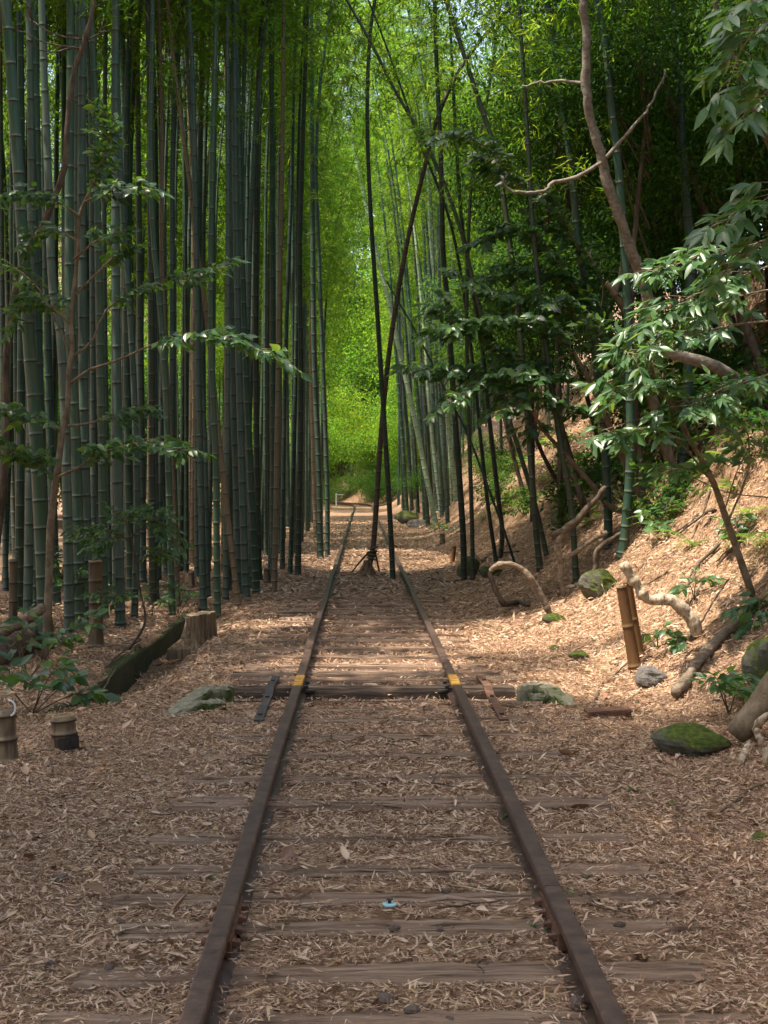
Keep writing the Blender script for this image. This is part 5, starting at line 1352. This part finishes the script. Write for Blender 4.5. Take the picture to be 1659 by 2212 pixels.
# curled big dead leaves
cv_, cq_ = leaf_shape(.45, -.35, .7)
DM = mesh('dead_leaf', cv_, cq_, M['litter'])
for k in range(60):
    y = rb.uniform(3.9, 9); x = rb.uniform(-.27 * y, .28 * y)
    if abs(abs(x) - GAUGE) < .07: continue
    o = put('dead_leaf', DM, None, Vector((x, y, H1(x, y) + .012))); o.scale = [rb.uniform(.06, .11)] * 3; o.rotation_euler = (rb.normal(0, .25), rb.normal(0, .5), rb.uniform(0, 6.28))
    tag(o, 'large curled brown leaf lying on the near litter', 'leaf', 'large dead leaves near the camera')
# tiny green sprigs
for k, (px, py) in enumerate(((1185, 2030), (1160, 2020), (1130, 1690), (1452, 1745), (1365, 1715), (1500, 1640), (60, 1640), (575, 1640), (1265, 1905), (1230, 1945), (1175, 1935), (455, 1905), (1385, 1720), (1090, 1775))):
    g = G(px, py); root = thing('seedling', 'tiny green seedling sprouting through the dry leaves', 'seedling', g, 'seedlings in the litter')
    for j in range(int(rb.integers(3, 6))):
        a = rb.uniform(0, 6.28); o = put('leaf', LEAVES['sapling'][j % 3][2], root, Vector((0, 0, .02))); o.scale = [rb.uniform(.025, .045)] * 3; o.rotation_euler = (rb.uniform(.1, .6), 0, a)
# ferns and leafy sprouts on the bank
def fern_mesh(seed):
    r_ = np.random.default_rng(seed); b = MB()
    t = np.linspace(0, 1, 16)
    rach = np.stack([0 * t, t * .9, .55 * t - .62 * t * t], 1)
    for i in range(1, 16):
        w = .20 * math.sin(math.pi * (.12 + .88 * t[i])) ** .8
        for sd in (-1, 1):
            o = rach[i]; e = o + np.array([sd * w, .07, -.02])
            s_ = np.array([0, .028, 0])
            b.add(np.array([o - s_ * .4, o + s_, e, o + (e - o) * .5 - s_ * .6 + np.array([0, 0, .006])]), [[0, 3, 2, 1]], a=float(r_.random()))
    b.tube(rach, .004, 3, cap=False, a=.2)
    return b.mesh('frond', M['fern'])
FR = [fern_mesh(k) for k in range(3)]
fern_spots = [(1150, 1010), (1115, 1000), (1130, 1060), (1100, 1075), (1180, 1040), (1210, 1020), (1135, 1105), (1085, 1110), (1160, 1080), (1205, 1075), (1240, 1150), (1270, 1130), (1460, 1110), (1420, 1135), (1560, 1000), (1590, 1060), (1620, 1120), (1640, 1180), (960, 1140), (1045, 1120), (1180, 960), (1220, 950), (1500, 1180), (1380, 1020)]
for px, py in fern_spots:
    g = G(px, py); root = thing('fern', 'bright green fern growing on the right bank', 'fern', g, 'ferns on the right bank')
    s = rb.uniform(.35, .6) * (1 if g[1] < 22 else 1.5)
    for j in range(7):
        o = put('frond', FR[j % 3], root); o.scale = [s * rb.uniform(.7, 1.1)] * 3; o.rotation_euler = (rb.uniform(-.1, .35), 0, j * .9 + rb.uniform(-.3, .3))
k = 200
for px, py, tips, lf, lab in ((1420, 1400, [(1395, 1375), (1450, 1370), (1475, 1385)], .085, 'small green sprout right of the split stake'), (1575, 1545, [(1560, 1475), (1590, 1490), (1610, 1465)], .10, 'dark leaved sprout between the logs on the right'),
                              (1430, 1150, [(1400, 1110), (1440, 1090), (1460, 1130), (1415, 1135)], .10, 'bright lit sprout low on the bank in front of the vines'), (1500, 1300, [(1480, 1270), (1520, 1255)], .075, 'small dark sprout on the bank above the bleached branch'),
                              (1640, 1335, [(1600, 1310), (1650, 1300), (1625, 1345)], .10, 'glossy sprout at the right edge above the fallen trunk'), (1610, 1180, [(1580, 1150), (1640, 1140), (1600, 1120)], .09, 'green sprout high on the leafy bank at the right edge'),
                              (960, 1160, [(950, 1135), (975, 1140), (935, 1140)], .09, 'low bright sprout beside the track near the far stump'), (1560, 1020, [(1530, 990), (1600, 980)], .09, 'green sprout below the long laurel leaves')):
    k += 1
    sapling(G(px, py), tips, lf, lab, k, n=4, ln=.16, kind='sapling', name='sprout')
# far white post by the track's bend
g = np.array([-1.9, 98, H1(-1.9, 98)])
o = put('marker_post', MB().box((0, 0, .45), (.10, .10, .9)).box((.25, 0, .8), (.5, .06, .06)).mesh('marker_post', M['white'], smoothed=False), None, Vector(g)); tag(o, 'small white post at the far bend of the track', 'post')
